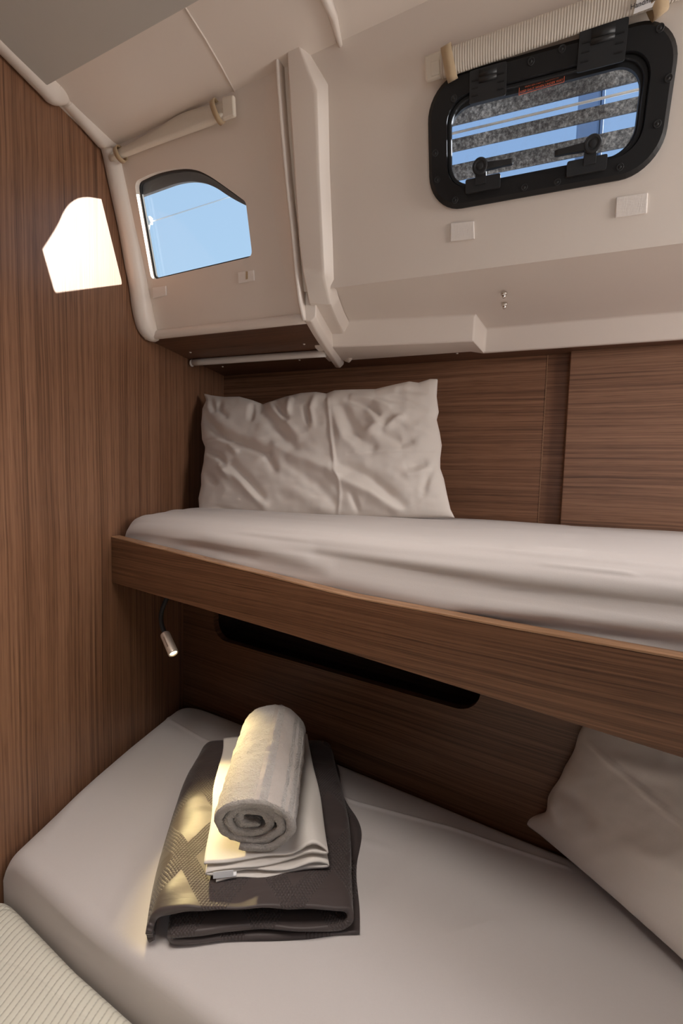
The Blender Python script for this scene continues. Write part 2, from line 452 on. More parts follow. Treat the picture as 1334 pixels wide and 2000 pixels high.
# lower back wall with its long hand slot
def lbp(X, Z, off=0): return V((X, lbY(X), Z))+NBB*off
S0, S1 = lb(417, 1215), lb(937, 1382)
zb = (lb(470, 1262).z+lb(880, 1380).z)/2
slot = [(q[0], q[1]) for q in rrect((S1.x-S0.x)/2, .06, .045, 8, (S0.x+S1.x)/2, zb+.06)]
bm = bmesh.new()
prism(bm, [lbp(XL-.02, ZF), lbp(XR, ZF), lbp(XR, .915), lbp(XL-.02, .915)], [[lbp(*q) for q in slot]], -NBB*.018)
wlow = put('wall_back_lower', bm, M['wood_shaded'], smooth=False, kind='structure', label='walnut back wall, shade in its colour, with a long hand slot under the upper bunk', cat='wall')
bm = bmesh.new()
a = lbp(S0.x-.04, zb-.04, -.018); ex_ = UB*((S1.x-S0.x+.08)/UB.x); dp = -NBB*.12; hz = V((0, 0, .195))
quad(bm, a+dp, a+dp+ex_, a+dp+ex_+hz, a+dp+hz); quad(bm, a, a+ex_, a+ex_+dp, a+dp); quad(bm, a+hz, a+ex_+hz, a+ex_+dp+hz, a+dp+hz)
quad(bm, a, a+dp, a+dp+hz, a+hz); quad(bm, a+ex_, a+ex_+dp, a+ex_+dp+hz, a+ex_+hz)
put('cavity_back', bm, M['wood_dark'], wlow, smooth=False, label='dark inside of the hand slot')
# platform, ceiling, the rest of the cabin
bm = bmesh.new(); box(bm, XL-.03, XR+.05, YF-.05, 1.6, ZF-.04, ZF)
put('floor', bm, M['wood_dark'], smooth=False, kind='structure', label='berth platform under the lower mattresses', cat='floor')
bm = bmesh.new(); box(bm, XR, XR+.03, YF, 1.5, ZF, 2.1)
put('wall_right', bm, M['wood_left'], smooth=False, kind='structure', label='walnut bulkhead at the far right end of the bunks', cat='wall')
bm = bmesh.new()
prism(bm, [V((XL-.03, YF, ZF)), V((XR, YF, ZF)), V((XR, YF, 2.1)), V((XL-.03, YF, 2.1))], [[V((.1, YF, ZF+.1)), V((.9, YF, ZF+.1)), V((.9, YF, 1.75)), V((.1, YF, 1.75))]], V((0, -.03, 0)))
put('wall_front', bm, M['wood_left'], smooth=False, kind='structure', label='walnut wall with an open doorway behind the viewer', cat='wall')
# ceiling (moulded, cambered), with an open deck hatch behind the viewer
def cz(X, Y): return V((X, Y, ceilZ(X)))
HX0, HX1, HY0, HY1 = -.50, -.04, .10, .42
bm = bmesh.new()
prism(bm, [cz(XL-.03, YF-.03), cz(XR+.05, YF-.03), cz(XR+.05, .86), cz(XL-.03, .90)], [[cz(HX0, HY0), cz(HX1, HY0), cz(HX1, HY1), cz(HX0, HY1)], [cz(.80, .32), cz(1.24, .32), cz(1.24, .56), cz(.80, .56)]], V((0, 0, .03)))  # second opening is unseen, added to light the upper mattress
ce = put('ceiling', bm, M['gel'], smooth=False, kind='structure', label='white moulded cabin ceiling above the windows', cat='ceiling')
# ceiling joint lines
bm = bmesh.new()
tube(bm, [ceil(360, 12, .0005), ceil(400, 75, .0005), ceil(432, 130, .0005), ceil(462, 186, .0005)], .0016, 6)
put('joint', bm, M['gel'], ce, label='raised joint line across the moulded ceiling')
bm = bmesh.new()
L_ = [ceil(612, -25), ceil(640, 30), ceil(655, 75), ceil(664, 110)]; R_ = [ceil(640, -30), ceil(660, 28), ceil(667, 70), ceil(674, 108)]
rings = []
for i, (a, b) in enumerate(zip(L_, R_)):
    h = .010 if i < 3 else .001
    rings.append([a, lerp(a, b, .25)-CN*h*.8, lerp(a, b, .6)-CN*h, lerp(a, b, .9)-CN*h*.7, b])
loft(bm, rings)
put('beam', bm, M['gel'], ce, label='shallow moulded ceiling beam')
# grey headliner panel, a little below the moulded ceiling
hl = [ceil(82, 172, .012), ceil(396, -4, .012)]
e = (hl[1]-hl[0]); far = hl[0]+e*3.2
bm = bmesh.new()
hp = [hl[0], far, far+V((.2, -.9, 0)), V((XL+.012, -.6, ceilZ(XL)-.012)), V((XL+.012, wl(0, 95).y-.1, ceilZ(XL)-.012)), ceil(40, 132, .012)]
for p in hp: p.z = ceilZ(p.x)-.014
prism(bm, hp, [[V((x_, y_, ceilZ(x_)-.014)) for x_, y_ in ((HX0, HY0), (HX1, HY0), (HX1, HY1), (HX0, HY1))]], V((0, 0, .012)))
put('ceiling_panel', bm, M['vinyl'], smooth=False, bevel=.003, kind='structure', label='grey vinyl headliner panel in the top left of the ceiling', cat='ceiling')

# ------------------------------------------------------------------ moulded liner carrying both windows
TH = .012
def P1d(p3): d = p3-O1; return (d.dot(U), d.dot(E2))
win_px = [(263, 352), (300, 337), (345, 329), (378, 333), (410, 347), (440, 366), (480, 393), (486, 450), (491, 501), (400, 521), (300, 546), (281, 450)]
arch = [P1d(p1(*q)) for q in [(262, 355), (300, 337), (330, 330), (360, 327), (386, 332), (412, 345), (446, 369), (480, 394), (493, 501), (296, 547)]]
win2 = roundpoly(arch, [.014, .03, .03, .03, .03, .03, .03, .006, .012, .012], 5)
HC = (-.003, -.013); HW, HH, HR = .1665, .0875, .052
GC = (-.006, -.0165); GW, GH, GR = .1315, .0515, .033
hole2 = rrect(HW-.02, HH-.02, HR-.012, 8, *HC)
# left part goes down to the wood shelf, right part to the knuckle
zl0 = P1d(PA)[1]-.001; zk = P1d(p1(700, 556))[1]; xs = P1d(p1(596, 600))[0]
xl = P1d(V((XL, 0, 0))+V((0, PA.y, PA.z)))[0]-.06; xr = P1d(V((XR+.05, PA.y-.3, PA.z)))[0]+.05
xl_b = xl; topb = P1d(p1(600, 97))[1]+.12
outer = [(xl, zl0), (xs, zl0), (xs, zk), (xr, zk-.004), (xr, topb), (xl, topb)]
bm = bmesh.new()
prism(bm, [h2(*q) for q in outer], [[h2(*q) for q in win2], [h2(*q) for q in hole2]], -N1*TH)
liner = put('wall_upper', bm, M['gel'], smooth=False, kind='structure', label='white moulded cabin side leaning inwards, carrying both windows', cat='wall')
# rolled bottom lip of the left panel
bm = bmesh.new()
la, lbq = h2(xl+.05, zl0), h2(xs+.006, zl0)
prof = [(-.002, .016), (.005, .014), (.008, .008), (.008, .002), (.004, -.003), (-.010, -.005), (-.030, -.005), (-.030, .006), (-.010, .008)]
loft(bm, [[q+N1*a+E2*b for a, b in prof] for q in [lerp(la, lbq, t/12) for t in range(13)]])
put('bottom_lip', bm, M['gel'], liner, label='rolled lower lip of the left window panel')
# shallow moulded hollow to the right of the left window
bm = bmesh.new()
Lh = [(538, 112), (512, 160), (506, 230), (514, 320), (526, 420), (541, 510), (562, 592)]
Rh = [(546, 100), (549, 160), (554, 230), (562, 320), (573, 420), (581, 510), (590, 592)]
rings = []
for i, (a, b, k) in enumerate(zip(Lh, Rh, (.1, .8, 1, 1, .9, .6, .1))):
    A_, B_ = p1(*a), p1(*b)
    rings.append([lerp(A_, B_, t)+N1*(-.0004+.0155*k*t**2.2) for t in (0, .15, .3, .45, .6, .75, .88, .97)]+[B_-N1*.001])
rr = []
for i in range(len(rings)-1):
    for k in range(4): rr.append([lerp(rings[i][j], rings[i+1][j], sstep(0, 1, k/4)*.3+.7*k/4) for j in range(9)])
rr.append(rings[-1])
loft(bm, rr, False)
put('swage', bm, M['gel'], liner, label='soft upright hollow curving up to the flange beside the left window')
# the upstanding flange edge of the left moulding: down the panel, then back along the shelf
bm = bmesh.new()
fpx = [(546, 96), (551, 180), (557, 260), (566, 360), (577, 460), (584, 540), (590, 590), (598, 625)]
rings = []
for q in fpx:
    a = p1(*q); rings.append([a-U*.002, a-U*.002+N1*.016, a+U*.001+N1*.0185, a+U*.005+N1*.016, a+U*.007])
rr = []
for i in range(len(rings)-1):
    for k in range(3): rr.append([lerp(rings[i][j], rings[i+1][j], k/3) for j in range(5)])
rr.append(rings[-1]); loft(bm, rr)
put('flange', bm, M['gel'], liner, label='upright flange at the right edge of the left moulding')
bm = bmesh.new()
s0 = p1(600, 626); A0 = zat(SOF, 640, 690); A1 = zat(SOF, 651, 708)
path = [s0+N1*.014, lerp(s0, A0, .35)+V((0, 0, -.012)), A0+V((.004, 0, -.014)), A1+V((.006, .0, -.014))]
path = catmull(path, 5)
rings = []
for q in path:
    t = min(1, max(0, (q.y-s0.y)/.3))
    rings.append([q+V((0, 0, 0)), q+V((.014, 0, -.002)), q+V((.024, 0, .008)), q+V((.024, 0, .075)), q+V((0, 0, .075))])
loft(bm, rings)
put('flange_foot', bm, M['gel'], liner, bevel=.003, label='flange running back along the wood shelf')
# raised rib at the left edge of the right moulding
def ribstrip(bm, LP, RP, surf, nrm, h, n=4, ins=.25):
    L = [surf(*q) for q in LP]; R = [surf(*q) for q in RP]; rings = []
    for i in range(len(L)-1):
        for k in range(n):
            a, b = lerp(L[i], L[i+1], k/n), lerp(R[i], R[i+1], k/n)
            rings.append((a, b))
    rings.append((L[-1], R[-1]))
    return rings
def ribring(a, b, nrm, h):
    return [a-nrm*.004, a+nrm*h*.85, lerp(a, b, .05)+nrm*h, lerp(a, b, .70)+nrm*h, lerp(a, b, .80)+nrm*h*.92, b+nrm*.0005, b-nrm*.004]
HRB = .020
up_ = ribstrip(bm, [(569, 92), (577, 250), (586, 400), (592, 480), (598, 530)], [(600, 97), (641, 165), (644, 330), (650, 480), (652, 545)], p1, N1, HRB)
rings = [ribring(a, b, N1, HRB) for a, b in up_]
lo_ = ribstrip(bm, [(606, 575), (630, 625), (654, 668)], [(660, 580), (672, 612), (688, 645)], und, UN, HRB)
rings += [ribring(a, b, UN.lerp(N1, .3).normalized(), HRB) for a, b in lo_]
bm = bmesh.new(); loft(bm, rings)
put('rib', bm, M['gel'], liner, bevel=.002, label='raised white rib between the two windows')
# underside of the right moulding, its lip and the step in it
CL = p1(700, 556)
def kn(X):  # knuckle point at X
    a = h2(P1d(CL)[0], zk); t = (X-a.x)/U.x; return a+U*t
def uZ(X, dY):  # underside height
    a = kn(X); return a.z+dY*(K1.z-K0.z)/(K1.y-K0.y - (K1.x-K0.x)*U.y/U.x)
Xj = zat(SOF, 928, 690).x
bm = bmesh.new()
XX = [kn(p1(597, 600).x).x-.03, -.16, -.1, 0, Xj-.012, Xj+.018, .2, .4, .8, XR+.05]
yl = [zat(SOF, x_, y_) for x_, y_ in ((700, 669), (800, 667), (915, 662))]
rings = []
for X in XX:
    k = kn(X)
    base = bkY(X)
    if X < Xj:     # stepped-forward part: bevel, then the grey flat back to the shelf
        y1 = yl[1].y+(X-yl[1].x)*(yl[2].y-yl[1].y)/(yl[2].x-yl[1].x)
        y0 = y1-.028
        y2, z2 = zat(SOF, 800, 692).y+(X-zat(SOF, 800, 692).x)*U.y/U.x, SOF-.004
        zz = SOF-.006
    else:
        y0 = base-.125; y1 = base-.092; y2 = base-.080; zz = SOF-.008; z2 = SOF-.006
    rings.append([k+V((0, .0, .004)), V((X, lerp(k.y, y0, .5), uZ(X, (lerp(k.y, y0, .5)-k.y)))), V((X, y0, uZ(X, y0-k.y))), V((X, y1, zz)), V((X, y2, z2)), V((X, y2+.012, SOF+.002)), V((X, y2+.012, SOF+.03)), V((X, k.y+.03, k.z+.05))])
loft(bm, rings)
put('underside', bm, M['gel'], liner, smooth=True, bevel=.006, seg=3, label='pale underside and stepped lip of the right moulding')
bm = bmesh.new()
fa, fb = und(655, 672), und(690, 652)
f2, f3 = zat(SOF-.012, 672, 710), zat(SOF-.012, 690, 706)
loft(bm, [[fa, lerp(fa, fb, .55)-Z3*.016, fb, fb+Z3*.02, fa+Z3*.02], [f2+V((0, 0, .004)), lerp(f2, f3, .6)-Z3*.004, f3+Z3*.006, f3+Z3*.04, f2+Z3*.04]])
put('rib_foot', bm, M['gel'], liner, bevel=.004, label='foot of the rib above the back wall')
# rounded white edge of the liner against the bulkhead
cpx = [(-60, 35), (-5, 88), (40, 134), (75, 170), (88, 184), (100, 188), (108, 187), (116, 192), (135, 212), (160, 241), (180, 264), (195, 283), (202, 305), (210, 345), (221, 397), (232, 448), (243, 510), (253, 562), (259, 605), (268, 640), (280, 657), (290, 661)]
cpt = [wl(*q) for q in cpx]; cpt = catmull(cpt, 4)
bm = bmesh.new(); rings = []
for i, p in enumerate(cpt):
    d = (cpt[min(i+1, len(cpt)-1)]-cpt[max(i-1, 0)]).normalized()
    inw = -d.cross(V((1, 0, 0))).normalized()
    ex1 = V((1, 0, 0)); bz = max(0, inw.z)**2*sstep(PB.z-.06, PB.z-.01, p.z)
    q0_ = -inw*.008*bz
    ring = [p-ex1*.002+inw*.03, p-ex1*.002, p+q0_-inw*.005+ex1*.003, p+q0_-inw*.0085+ex1*.010, p+q0_-inw*.009+ex1*.018, p+q0_-inw*.006+ex1*.026, p+inw*.000+ex1*.033, p+inw*.010+ex1*.037, p+inw*.03+ex1*.037]
    rings.append(ring)
loft(bm, rings)
put('edge_flange', bm, M['gel'], liner, label='rounded white edge of the moulding against the bulkhead')
# wood shelf underside, screws, white rail
bm = bmesh.new()
xa_ = xs_ = p1(596, 600).x
pl = [V((XL, PA.y+.008, SOF)), V((xa_+.010, h2(xs, zl0).y+.008, SOF)), V((xa_+.010, bkY(xa_)-.098, SOF)), V((XR, bkY(XR)-.081, SOF)), V((XR, bkY(XR), SOF)), V((XL, bkY(XL), SOF))]
prism(bm, pl, [], V((0, 0, .012)))
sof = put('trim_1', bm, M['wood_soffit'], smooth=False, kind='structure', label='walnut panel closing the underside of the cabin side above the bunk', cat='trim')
for q in ((372, 688), (594, 672), (435, 716), (585, 703), (722, 697), (893, 690)):
    c = zat(SOF, *q); bm = bmesh.new(); lathe(bm, c, V((0, 0, -1)), [(-.003, .0030), (.0006, .0030), (.0016, .0020), (.0018, .0004)], 12)
    put('screw', bm, M['screwwhite'], sof, label='small pale screw in the walnut panel')
bm = bmesh.new()
ra, rb = zat(SOF-.009, 378, 708), zat(SOF-.009, 636, 690)
d = (rb-ra).normalized(); pr = V((-d.y, d.x, 0))
rings = []
for i in range(14):
    q = lerp(ra, rb, i/13)
    rings.append([q+pr*.010*math.cos(a)+V((0, 0, .009*math.sin(a))) for a in [2*math.pi*k/12 for k in range(12)]])
loft(bm, rings)
rail = put('rail', bm, M['whiterail'], label='slim white rail fixed under the walnut panel above the pillow', cat='rail')
bm = bmesh.new(); loft(bm, [[ra+pr*.010*s*math.cos(a)-d*(.002+.008*j)+V((0, 0, .009*s*math.sin(a)-.004*j)) for a in [2*math.pi*k/12 for k in range(12)]] for j, s in ((0, 1.05), (.6, 1.0), (1, .4))])
put('end_cap', bm, M['whiterail'], rail)

# ------------------------------------------------------------------ left window
w1 = thing('window_1', h2(*P1d(p1(390, 545)), -TH), 'fixed five sided window beside the walnut bulkhead, blue sky and a mast outside', 'window', kind='structure')
def inset(P, d):
    c = (sum(q[0] for q in P)/len(P), sum(q[1] for q in P)/len(P)); out = []
    n = len(P)
    for i in range(n):
        a, b = V((*P[i-1], 0)), V((*P[(i+1) % n], 0)); t = (b-a)
        if t.length < 1e-9: t = V((1, 0, 0))
        t.normalize(); nn = V((-t.y, t.x, 0))
        if nn.x*(c[0]-P[i][0])+nn.y*(c[1]-P[i][1]) < 0: nn = -nn
        out.append((P[i][0]+nn.x*d, P[i][1]+nn.y*d))
    return out
bm = bmesh.new(); ringprism(bm, [h2(*q, -TH+.0005) for q in inset(win2, -.006)], [h2(*q, -TH+.0005) for q in inset(win2, .0035)], -N1*.006)
put('gasket', bm, M['rubber'], w1, label='black rubber seal round the left window')
bm = bmesh.new(); prism(bm, [h2(*q, -TH-.007) for q in inset(win2, -.004)], [], -N1*.005)
put('pane', bm, M['glass'], w1, smooth=False, label='clear window pane')
outp = [P1d(p1(*q)) for q in [(248, 383), (300, 364), (330, 353), (360, 349), (386, 353), (408, 362), (440, 384), (500, 414), (520, 502), (282, 551)]]
out2 = roundpoly(outp, [.012, .03, .03, .03, .03, .03, .03, .006, .012, .012], 5)
bm = bmesh.new(); ringprism(bm, [h2(*q, -TH-.0125) for q in inset(win2, -.02)], [h2(*q, -TH-.0125) for q in out2], -N1*.012)
put('outer_surround', bm, M['frit'], w1, smooth=False, label='grey outer surround along the top of the pane')
# ------------------------------------------------------------------ hatch
w2 = thing('window_2', h2(HC[0], HC[1]-HH), 'black framed opening hatch with two handles, slats visible outside', 'window', kind='structure')
FT = .013
bm = bmesh.new()
oo, ii = rrect(HW, HH, HR, 10, *HC), rrect(HW-.030, HH-.028, HR-.018, 10, HC[0], HC[1]-.001)
oc = rrect(HW-.006, HH-.006, HR-.004, 10, *HC)
n = len(oo)
rings = [[h2(*q, 0) for q in oo], [h2(*q, .006) for q in oo], [h2(*q, FT) for q in oc], [h2(*q, FT) for q in ii], [h2(*q, -.012) for q in ii], [h2(*q, -.012) for q in oo]]
R = [[bm.verts.new(p) for p in r] for r in rings]
for a in range(len(R)):
    b = (a+1) % len(R)
    for j in range(n): bm.faces.new((R[a][j], R[a][(j+1) % n], R[b][(j+1) % n], R[b][j]))
put('outer_frame', bm, M['black'], w2, smooth=False, label='black outer frame of the hatch')
bm = bmesh.new()
ringprism(bm, [h2(*q, -.004) for q in rrect(HW-.034, HH-.031, HR-.02, 10, HC[0], HC[1]-.001)], [h2(*q, -.004) for q in rrect(GW, GH, GR, 10, *GC)], -N1*.010)
put('inner_frame', bm, M['black2'], w2, smooth=False, bevel=.002, label='black inner frame holding the acrylic')
bm = bmesh.new(); ringprism(bm, [h2(*q, .004) for q in rrect(HW-.030, HH-.028, HR-.018, 10, HC[0], HC[1]-.001)], [h2(*q, .004) for q in rrect(HW-.036, HH-.033, HR-.021, 10, HC[0], HC[1]-.001)], -N1*.010)
put('seal', bm, M['rubber'], w2, smooth=False, bevel=.0015, label='dark rubber seal inside the hatch frame')
bm = bmesh.new(); prism(bm, [h2(*q, -.012) for q in rrect(GW+.012, GH+.012, GR+.01, 10, *GC)], [], -N1*.008)
put('pane', bm, M['acrylic'], w2, smooth=False, label='blue grey acrylic hatch pane')
for c, hw, hh in (((-.0785, .0495), .0262, .0195), ((.0700, .0570), .0292, .0225)):
    bm = bmesh.new()
    pts = roundpoly([(c[0]-hw, c[1]-hh), (c[0]+hw, c[1]-hh), (c[0]+hw, c[1]+hh), (c[0]-hw, c[1]+hh)], .003, 3)
    prism(bm, [h2(*q, FT+.0005) for q in pts], [], N1*.004)
    hg = put('hinge', bm, M['black2'], w2, smooth=False, bevel=.0008, label='flat black friction hinge of the hatch')
    bm = bmesh.new()
    for s in (-1, 1):
        for k in range(3):
            boxm(bm, h2(c[0]+s*hw*.70, c[1]-hh*.55+k*hh*.45, FT+.0048), U, E2, N1, hw*.34, .0016, .0012)
    put('ridges', bm, M['black'], hg, smooth=False)
    bm = bmesh.new(); a, b = h2(c[0]-hw*.48, c[1]+hh*.28, FT+.005), h2(c[0]+hw*.48, c[1]+hh*.28, FT+.005)
    tube(bm, [a, b], .0034, 12); boxm(bm, h2(c[0], c[1]+hh*.62, FT+.005), U, E2, N1, hw*.96, hh*.5, .002)
    put('knuckle', bm, M['black2'], hg)
for c, s, bx in (((-.0870, -.052), 1, (-.083, -.0745)), ((.0690, -.053), -1, (.0640, -.0770))):
    bm = bmesh.new()
    pts = roundpoly([(bx[0]-.0265, bx[1]-.0095), (bx[0]+.0265, bx[1]-.0095), (bx[0]+.0265, bx[1]+.0095), (bx[0]-.0265, bx[1]+.0095)], .003, 3)
    prism(bm, [h2(*q, FT) for q in pts], [], N1*.009)
    lt = put('latch', bm, M['black2'], w2, smooth=False, bevel=.002, label='black latch block on the lower hatch frame')
    bm = bmesh.new()
    boxm(bm, h2((c[0]+bx[0])/2-.001*s, (c[1]+bx[1])/2+.002, FT+.006), U, E2, N1, .0165, .028, .010)
    lathe(bm, h2(*c, FT+.002), N1, [(0, .0115), (.012, .0118), (.0145, .0105), (.0145, .0075), (.0135, .0070), (.0135, .0048), (.0145, .0044), (.0148, .001)], 28)
    put('pivot', bm, M['black2'], lt, bevel=.0008, smooth=False)
    bm = bmesh.new()
    e = .0485 if s > 0 else .0500
    rings = []
    for t, w, hgt in ((.006, .0062, .011), (.02, .0056, .011), (.034, .0048, .010), (.046, .0046, .0095), (e, .0042, .008)):
        q = h2(c[0]+s*t, c[1]-.001-.0006*t/.05, FT+.004)
        rings.append([q-E2*w, q+E2*w, q+E2*w*.8+N1*hgt, q-E2*w*.8+N1*hgt])
    loft(bm, rings)
    put('handle', bm, M['black2'], lt, smooth=False, bevel=.0012)
for q in ((-.020, .062), (.020, .0665), (.137, .060), (.155, .005), (.149, -.043), (.109, -.0855), (-.127, -.0885), (-.021, -.0885), (.026, -.0895), (-.158, -.020), (-.1555, -.056), (-.128, .043)):
    bm = bmesh.new(); lathe(bm, h2(*q, FT), N1, [(-.002, .0050), (.0008, .0050), (.0014, .0042), (.0006, .0036), (.0006, .0018), (.0016, .0016), (.0016, .0003)], 16)
    put('screw', bm, M['black2'], w2, label='black countersunk screw in the hatch frame')
# printed warning on the pane
bm = bmesh.new()
sx0, sx1, sy0, sy1 = -.035, .0265, .0315, .0425
sk = .0022
def stp(a, b): return h2(lerp(sx0, sx1, a), lerp(sy0, sy1, b)+sk*a, -.0035)
for a0, a1, b0, b1 in ((0, 1, 0, .05), (0, 1, .95, 1), (0, .012, 0, 1), (.988, 1, 0, 1)):
    boxc(bm, stp(a0, b0), stp(a1, b0)-stp(a0, b0), stp(a0, b1)-stp(a0, b0), N1*.0003)
st = put('warning_label', bm, M['red'], w2, smooth=False, label='red printed warning at the top of the hatch glazing')
def text(name, body, size, origin, ex, ey, nrm, mat, parent, align='CENTER'):
    cu = bpy.data.curves.new(name, 'FONT'); cu.body = body; cu.size = size; cu.align_x = align; cu.align_y = 'CENTER'; cu.extrude = .0001
    cu.resolution_u = 3
    tmp = bpy.data.objects.new(name, cu); COL.objects.link(tmp)
    dg = bpy.context.evaluated_depsgraph_get(); me = bpy.data.meshes.new_from_object(tmp.evaluated_get(dg))
    bpy.data.objects.remove(tmp); bpy.data.curves.remove(cu)
    bm = bmesh.new(); bm.from_mesh(me); bpy.data.meshes.remove(me)
    for v in bm.verts: v.co = origin+ex*v.co.x+ey*v.co.y+nrm*v.co.z
    return put(name, bm, mat, parent, smooth=False, recalc=False)
TX = (U+E2*sk/(sx1-sx0)).normalized()
text('lettering', 'WATERTIGHT CLOSURE', .0042, stp(.5, .72)+N1*.0002, TX, E2, N1, M['red'], st)
text('lettering', 'KEEP SHUT WHEN UNDER WAY', .0040, stp(.5, .28)+N1*.0002, TX, E2, N1, M['red'], st)

# ------------------------------------------------------------------ rolled blinds above the windows
def offs(a, b, n): return [lerp(a, b, i/n) for i in range(n+1)]
bl = thing('rolled_blind', p1(340, 280), 'rolled white blind sagging above the left window, held by two straps', 'blind', 'rolled blinds above the windows')
lo = [(217, 316), (250, 305), (300, 286), (350, 268), (400, 250), (440, 236)]
hi = [(226, 290), (255, 276), (300, 251), (350, 221), (400, 205), (440, 193)]
lo = [(p.x, p.y) for p in catmull([V((*q, 0)) for q in lo], 5)]; hi = [(p.x, p.y) for p in catmull([V((*q, 0)) for q in hi], 5)]
bm = bmesh.new(); rings = []
for a, b in zip(lo, hi):
    A_, B_ = p1(*a, .014), p1(*b, .014); c = lerp(A_, B_, .5); d = B_-A_; l = d.length; d.normalize()
    t = .011
    ring = []
    # bright rolled lower edge, flat cloth above
    r = min(.0085, l*.4)
    for k in range(9):
        an = math.radians(100+220*k/8); ring.append(A_+d*r+d*math.cos(an)*r+N1*(-math.sin(an))*r*-1.0)
    ring += [A_+d*r*2.0+N1*-.006, lerp(A_, B_, .8)-N1*.009, B_-N1*.011, B_-N1*.004, lerp(A_, B_, .75)+N1*.002, A_+d*r*2.2+N1*.003]
    rings.append(ring)
loft(bm, rings)
put('cloth', bm, M['blindw'], bl)
for q, w in (((235, 301), 9), ((425, 216), 10)):
    bm = bmesh.new()
    lo_, hi_ = (q[0]+7, q[1]+17), (q[0]-7, q[1]-17)
    if q[0] > 400: lo_, hi_ = (434, 243), (416, 193)
    A_, B_ = p1(*lo_, .014), p1(*hi_, .014); d = (B_-A_); ln = d.length; d.normalize(); s = N1.cross(d).normalized()
    rings = []
    for k in range(20):
        an = 2*math.pi*k/20
        q_ = lerp(A_, B_, .5)+d*(ln/2-.002)*math.cos(an)+N1*.0112*math.sin(an)
        dn = (d*math.cos(an)*.4+N1*math.sin(an)).normalized()
        rings.append([q_-s*.005, q_+s*.005, q_+s*.005+dn*.0015, q_-s*.005+dn*.0015])
    rings.append(rings[0]); loft(bm, rings, True, False)
    put('strap', bm, M['elastic'], bl, label='beige elastic strap of the left blind')
bm = bmesh.new()
e0, e1, e2_, e3 = p1(440, 238, .012), p1(463, 230, .012), p1(461, 188, .012), p1(438, 194, .012)
prism(bm, [e0, e1, e2_, e3], [], N1*.010)
put('end_piece', bm, M['blindw'], bl, smooth=False, bevel=.003, label='white end of the left blind')
bm = bmesh.new(); tube(bm, [p1(216, 310, .012), p1(226, 306, .012)], [.006, .0085], 10)
put('end_tip', bm, M['blindw'], bl)
# right blind
br = thing('rolled_blind', p1(1080, 110), 'long rolled ribbed blind above the black framed hatch, with a white tag', 'blind', 'rolled blinds above the windows')
bm = bmesh.new(); rings = []
for i in range(25):
    t = i/24
    a = (lerp(862, 1440, t), lerp(154, -38, t)); b = (lerp(862, 1440, t), lerp(99, -102, t))
    A_, B_ = p1(*a, .016), p1(*b, .016); d = (B_-A_); l = d.length; d.normalize(); c = lerp(A_, B_, .5)
    ring = []
    for k in range(16):
        an = 2*math.pi*k/16
        cx_, sx_ = math.cos(an), math.sin(an)
        ring.append(c+d*(l/2)*math.copysign(abs(cx_)**.75, cx_)+N1*.0115*math.copysign(abs(sx_)**.75, sx_))
    rings.append(ring)
loft(bm, rings)
put('cloth', bm, M['blind'], br, label='ribbed beige blind cloth')
bm = bmesh.new()
prism(bm, [p1(*q, .010) for q in ((834, 164), (872, 151), (868, 102), (830, 114))], [], N1*.010)
ep = put('end_piece', bm, M['blindw'], br, smooth=False, bevel=.0025, label='white end of the right blind')
bm = bmesh.new(); prism(bm, [p1(*q, .0195) for q in ((843, 150), (860, 145), (858, 117), (841, 122))], [], N1*.0018)
put('slot', bm, M['blindw'], ep, smooth=False, bevel=.0006)
for lo_, hi_, w in (((884, 155), (872, 92), .0075), ((1290, 28), (1262, -52), .0085)):
    bm = bmesh.new()
    A_, B_ = p1(*lo_, .016), p1(*hi_, .016); d = (B_-A_); ln = d.length; d.normalize(); s = N1.cross(d).normalized(); rings = []
    for k in range(24):
        an = 2*math.pi*k/24; cx_, sx_ = math.cos(an), math.sin(an)
        q_ = lerp(A_, B_, .5)+d*(ln/2)*math.copysign(abs(cx_)**.7, cx_)+N1*.0128*math.copysign(abs(sx_)**.7, sx_)
        dn = (d*cx_*.4+N1*sx_).normalized()
        rings.append([q_-s*w, q_+s*w, q_+s*w+dn*.0015, q_-s*w+dn*.0015])
    rings.append(rings[0]); loft(bm, rings, True, False)
    put('strap', bm, M['elastic'], br, label='beige elastic strap of the right blind')
bm = bmesh.new()
tg = [p1(*q, .0290) for q in ((1237, 28), (1274, 14), (1290, -22), (1246, -10))]
prism(bm, tg, [], N1*.0008)
tgo = put('tag', bm, M['whitetag'], br, smooth=False, label='white cloth tag with black print')
ex = (tg[1]-tg[0]).normalized(); ey = (N1.cross(ex)).normalized()
if ey.z < 0: ey = -ey
cc = (tg[0]+tg[1])*.5
text('lettering', 'Handmade', .0075, cc+ey*.0075+N1*.0012+ex*.002, ex, ey, N1, M['ink'], tgo)
text('lettering', 'with', .0075, cc+ey*.0155+N1*.0012+ex*.003, ex, ey, N1, M['ink'], tgo)

# ------------------------------------------------------------------ velcro pads and studs
def pad(pts, label):
    bm = bmesh.new(); prism(bm, [p1(*q, .0002) for q in pts], [], N1*.0028)
    return put('velcro_pad', bm, M['velcro'], smooth=False, bevel=.0012, label=label, cat='velcro pad', group='velcro pads under the windows')
pad([(300, 583), (326, 577), (325, 558), (299, 562)], 'small faint pad under the left window at the bulkhead end')
pk = pad([(467, 554), (498, 548), (497, 527), (465, 532)], 'small pad with a dark streak under the right end of the left window')
bm = bmesh.new(); prism(bm, [p1(*q, .0032) for q in ((480, 546), (484, 545), (484, 530), (480, 530))], [], N1*.0004)
put('streak', bm, M['elastic'], pk, smooth=False, label='dark worn streak on the pad')
pad([(880, 472), (927, 467), (926, 432), (880, 436)], 'pale fuzzy square pad under the left end of the hatch')
pad([(1201, 426), (1263, 417), (1265, 377), (1203, 386)], 'pale fuzzy oblong pad under the right end of the hatch')
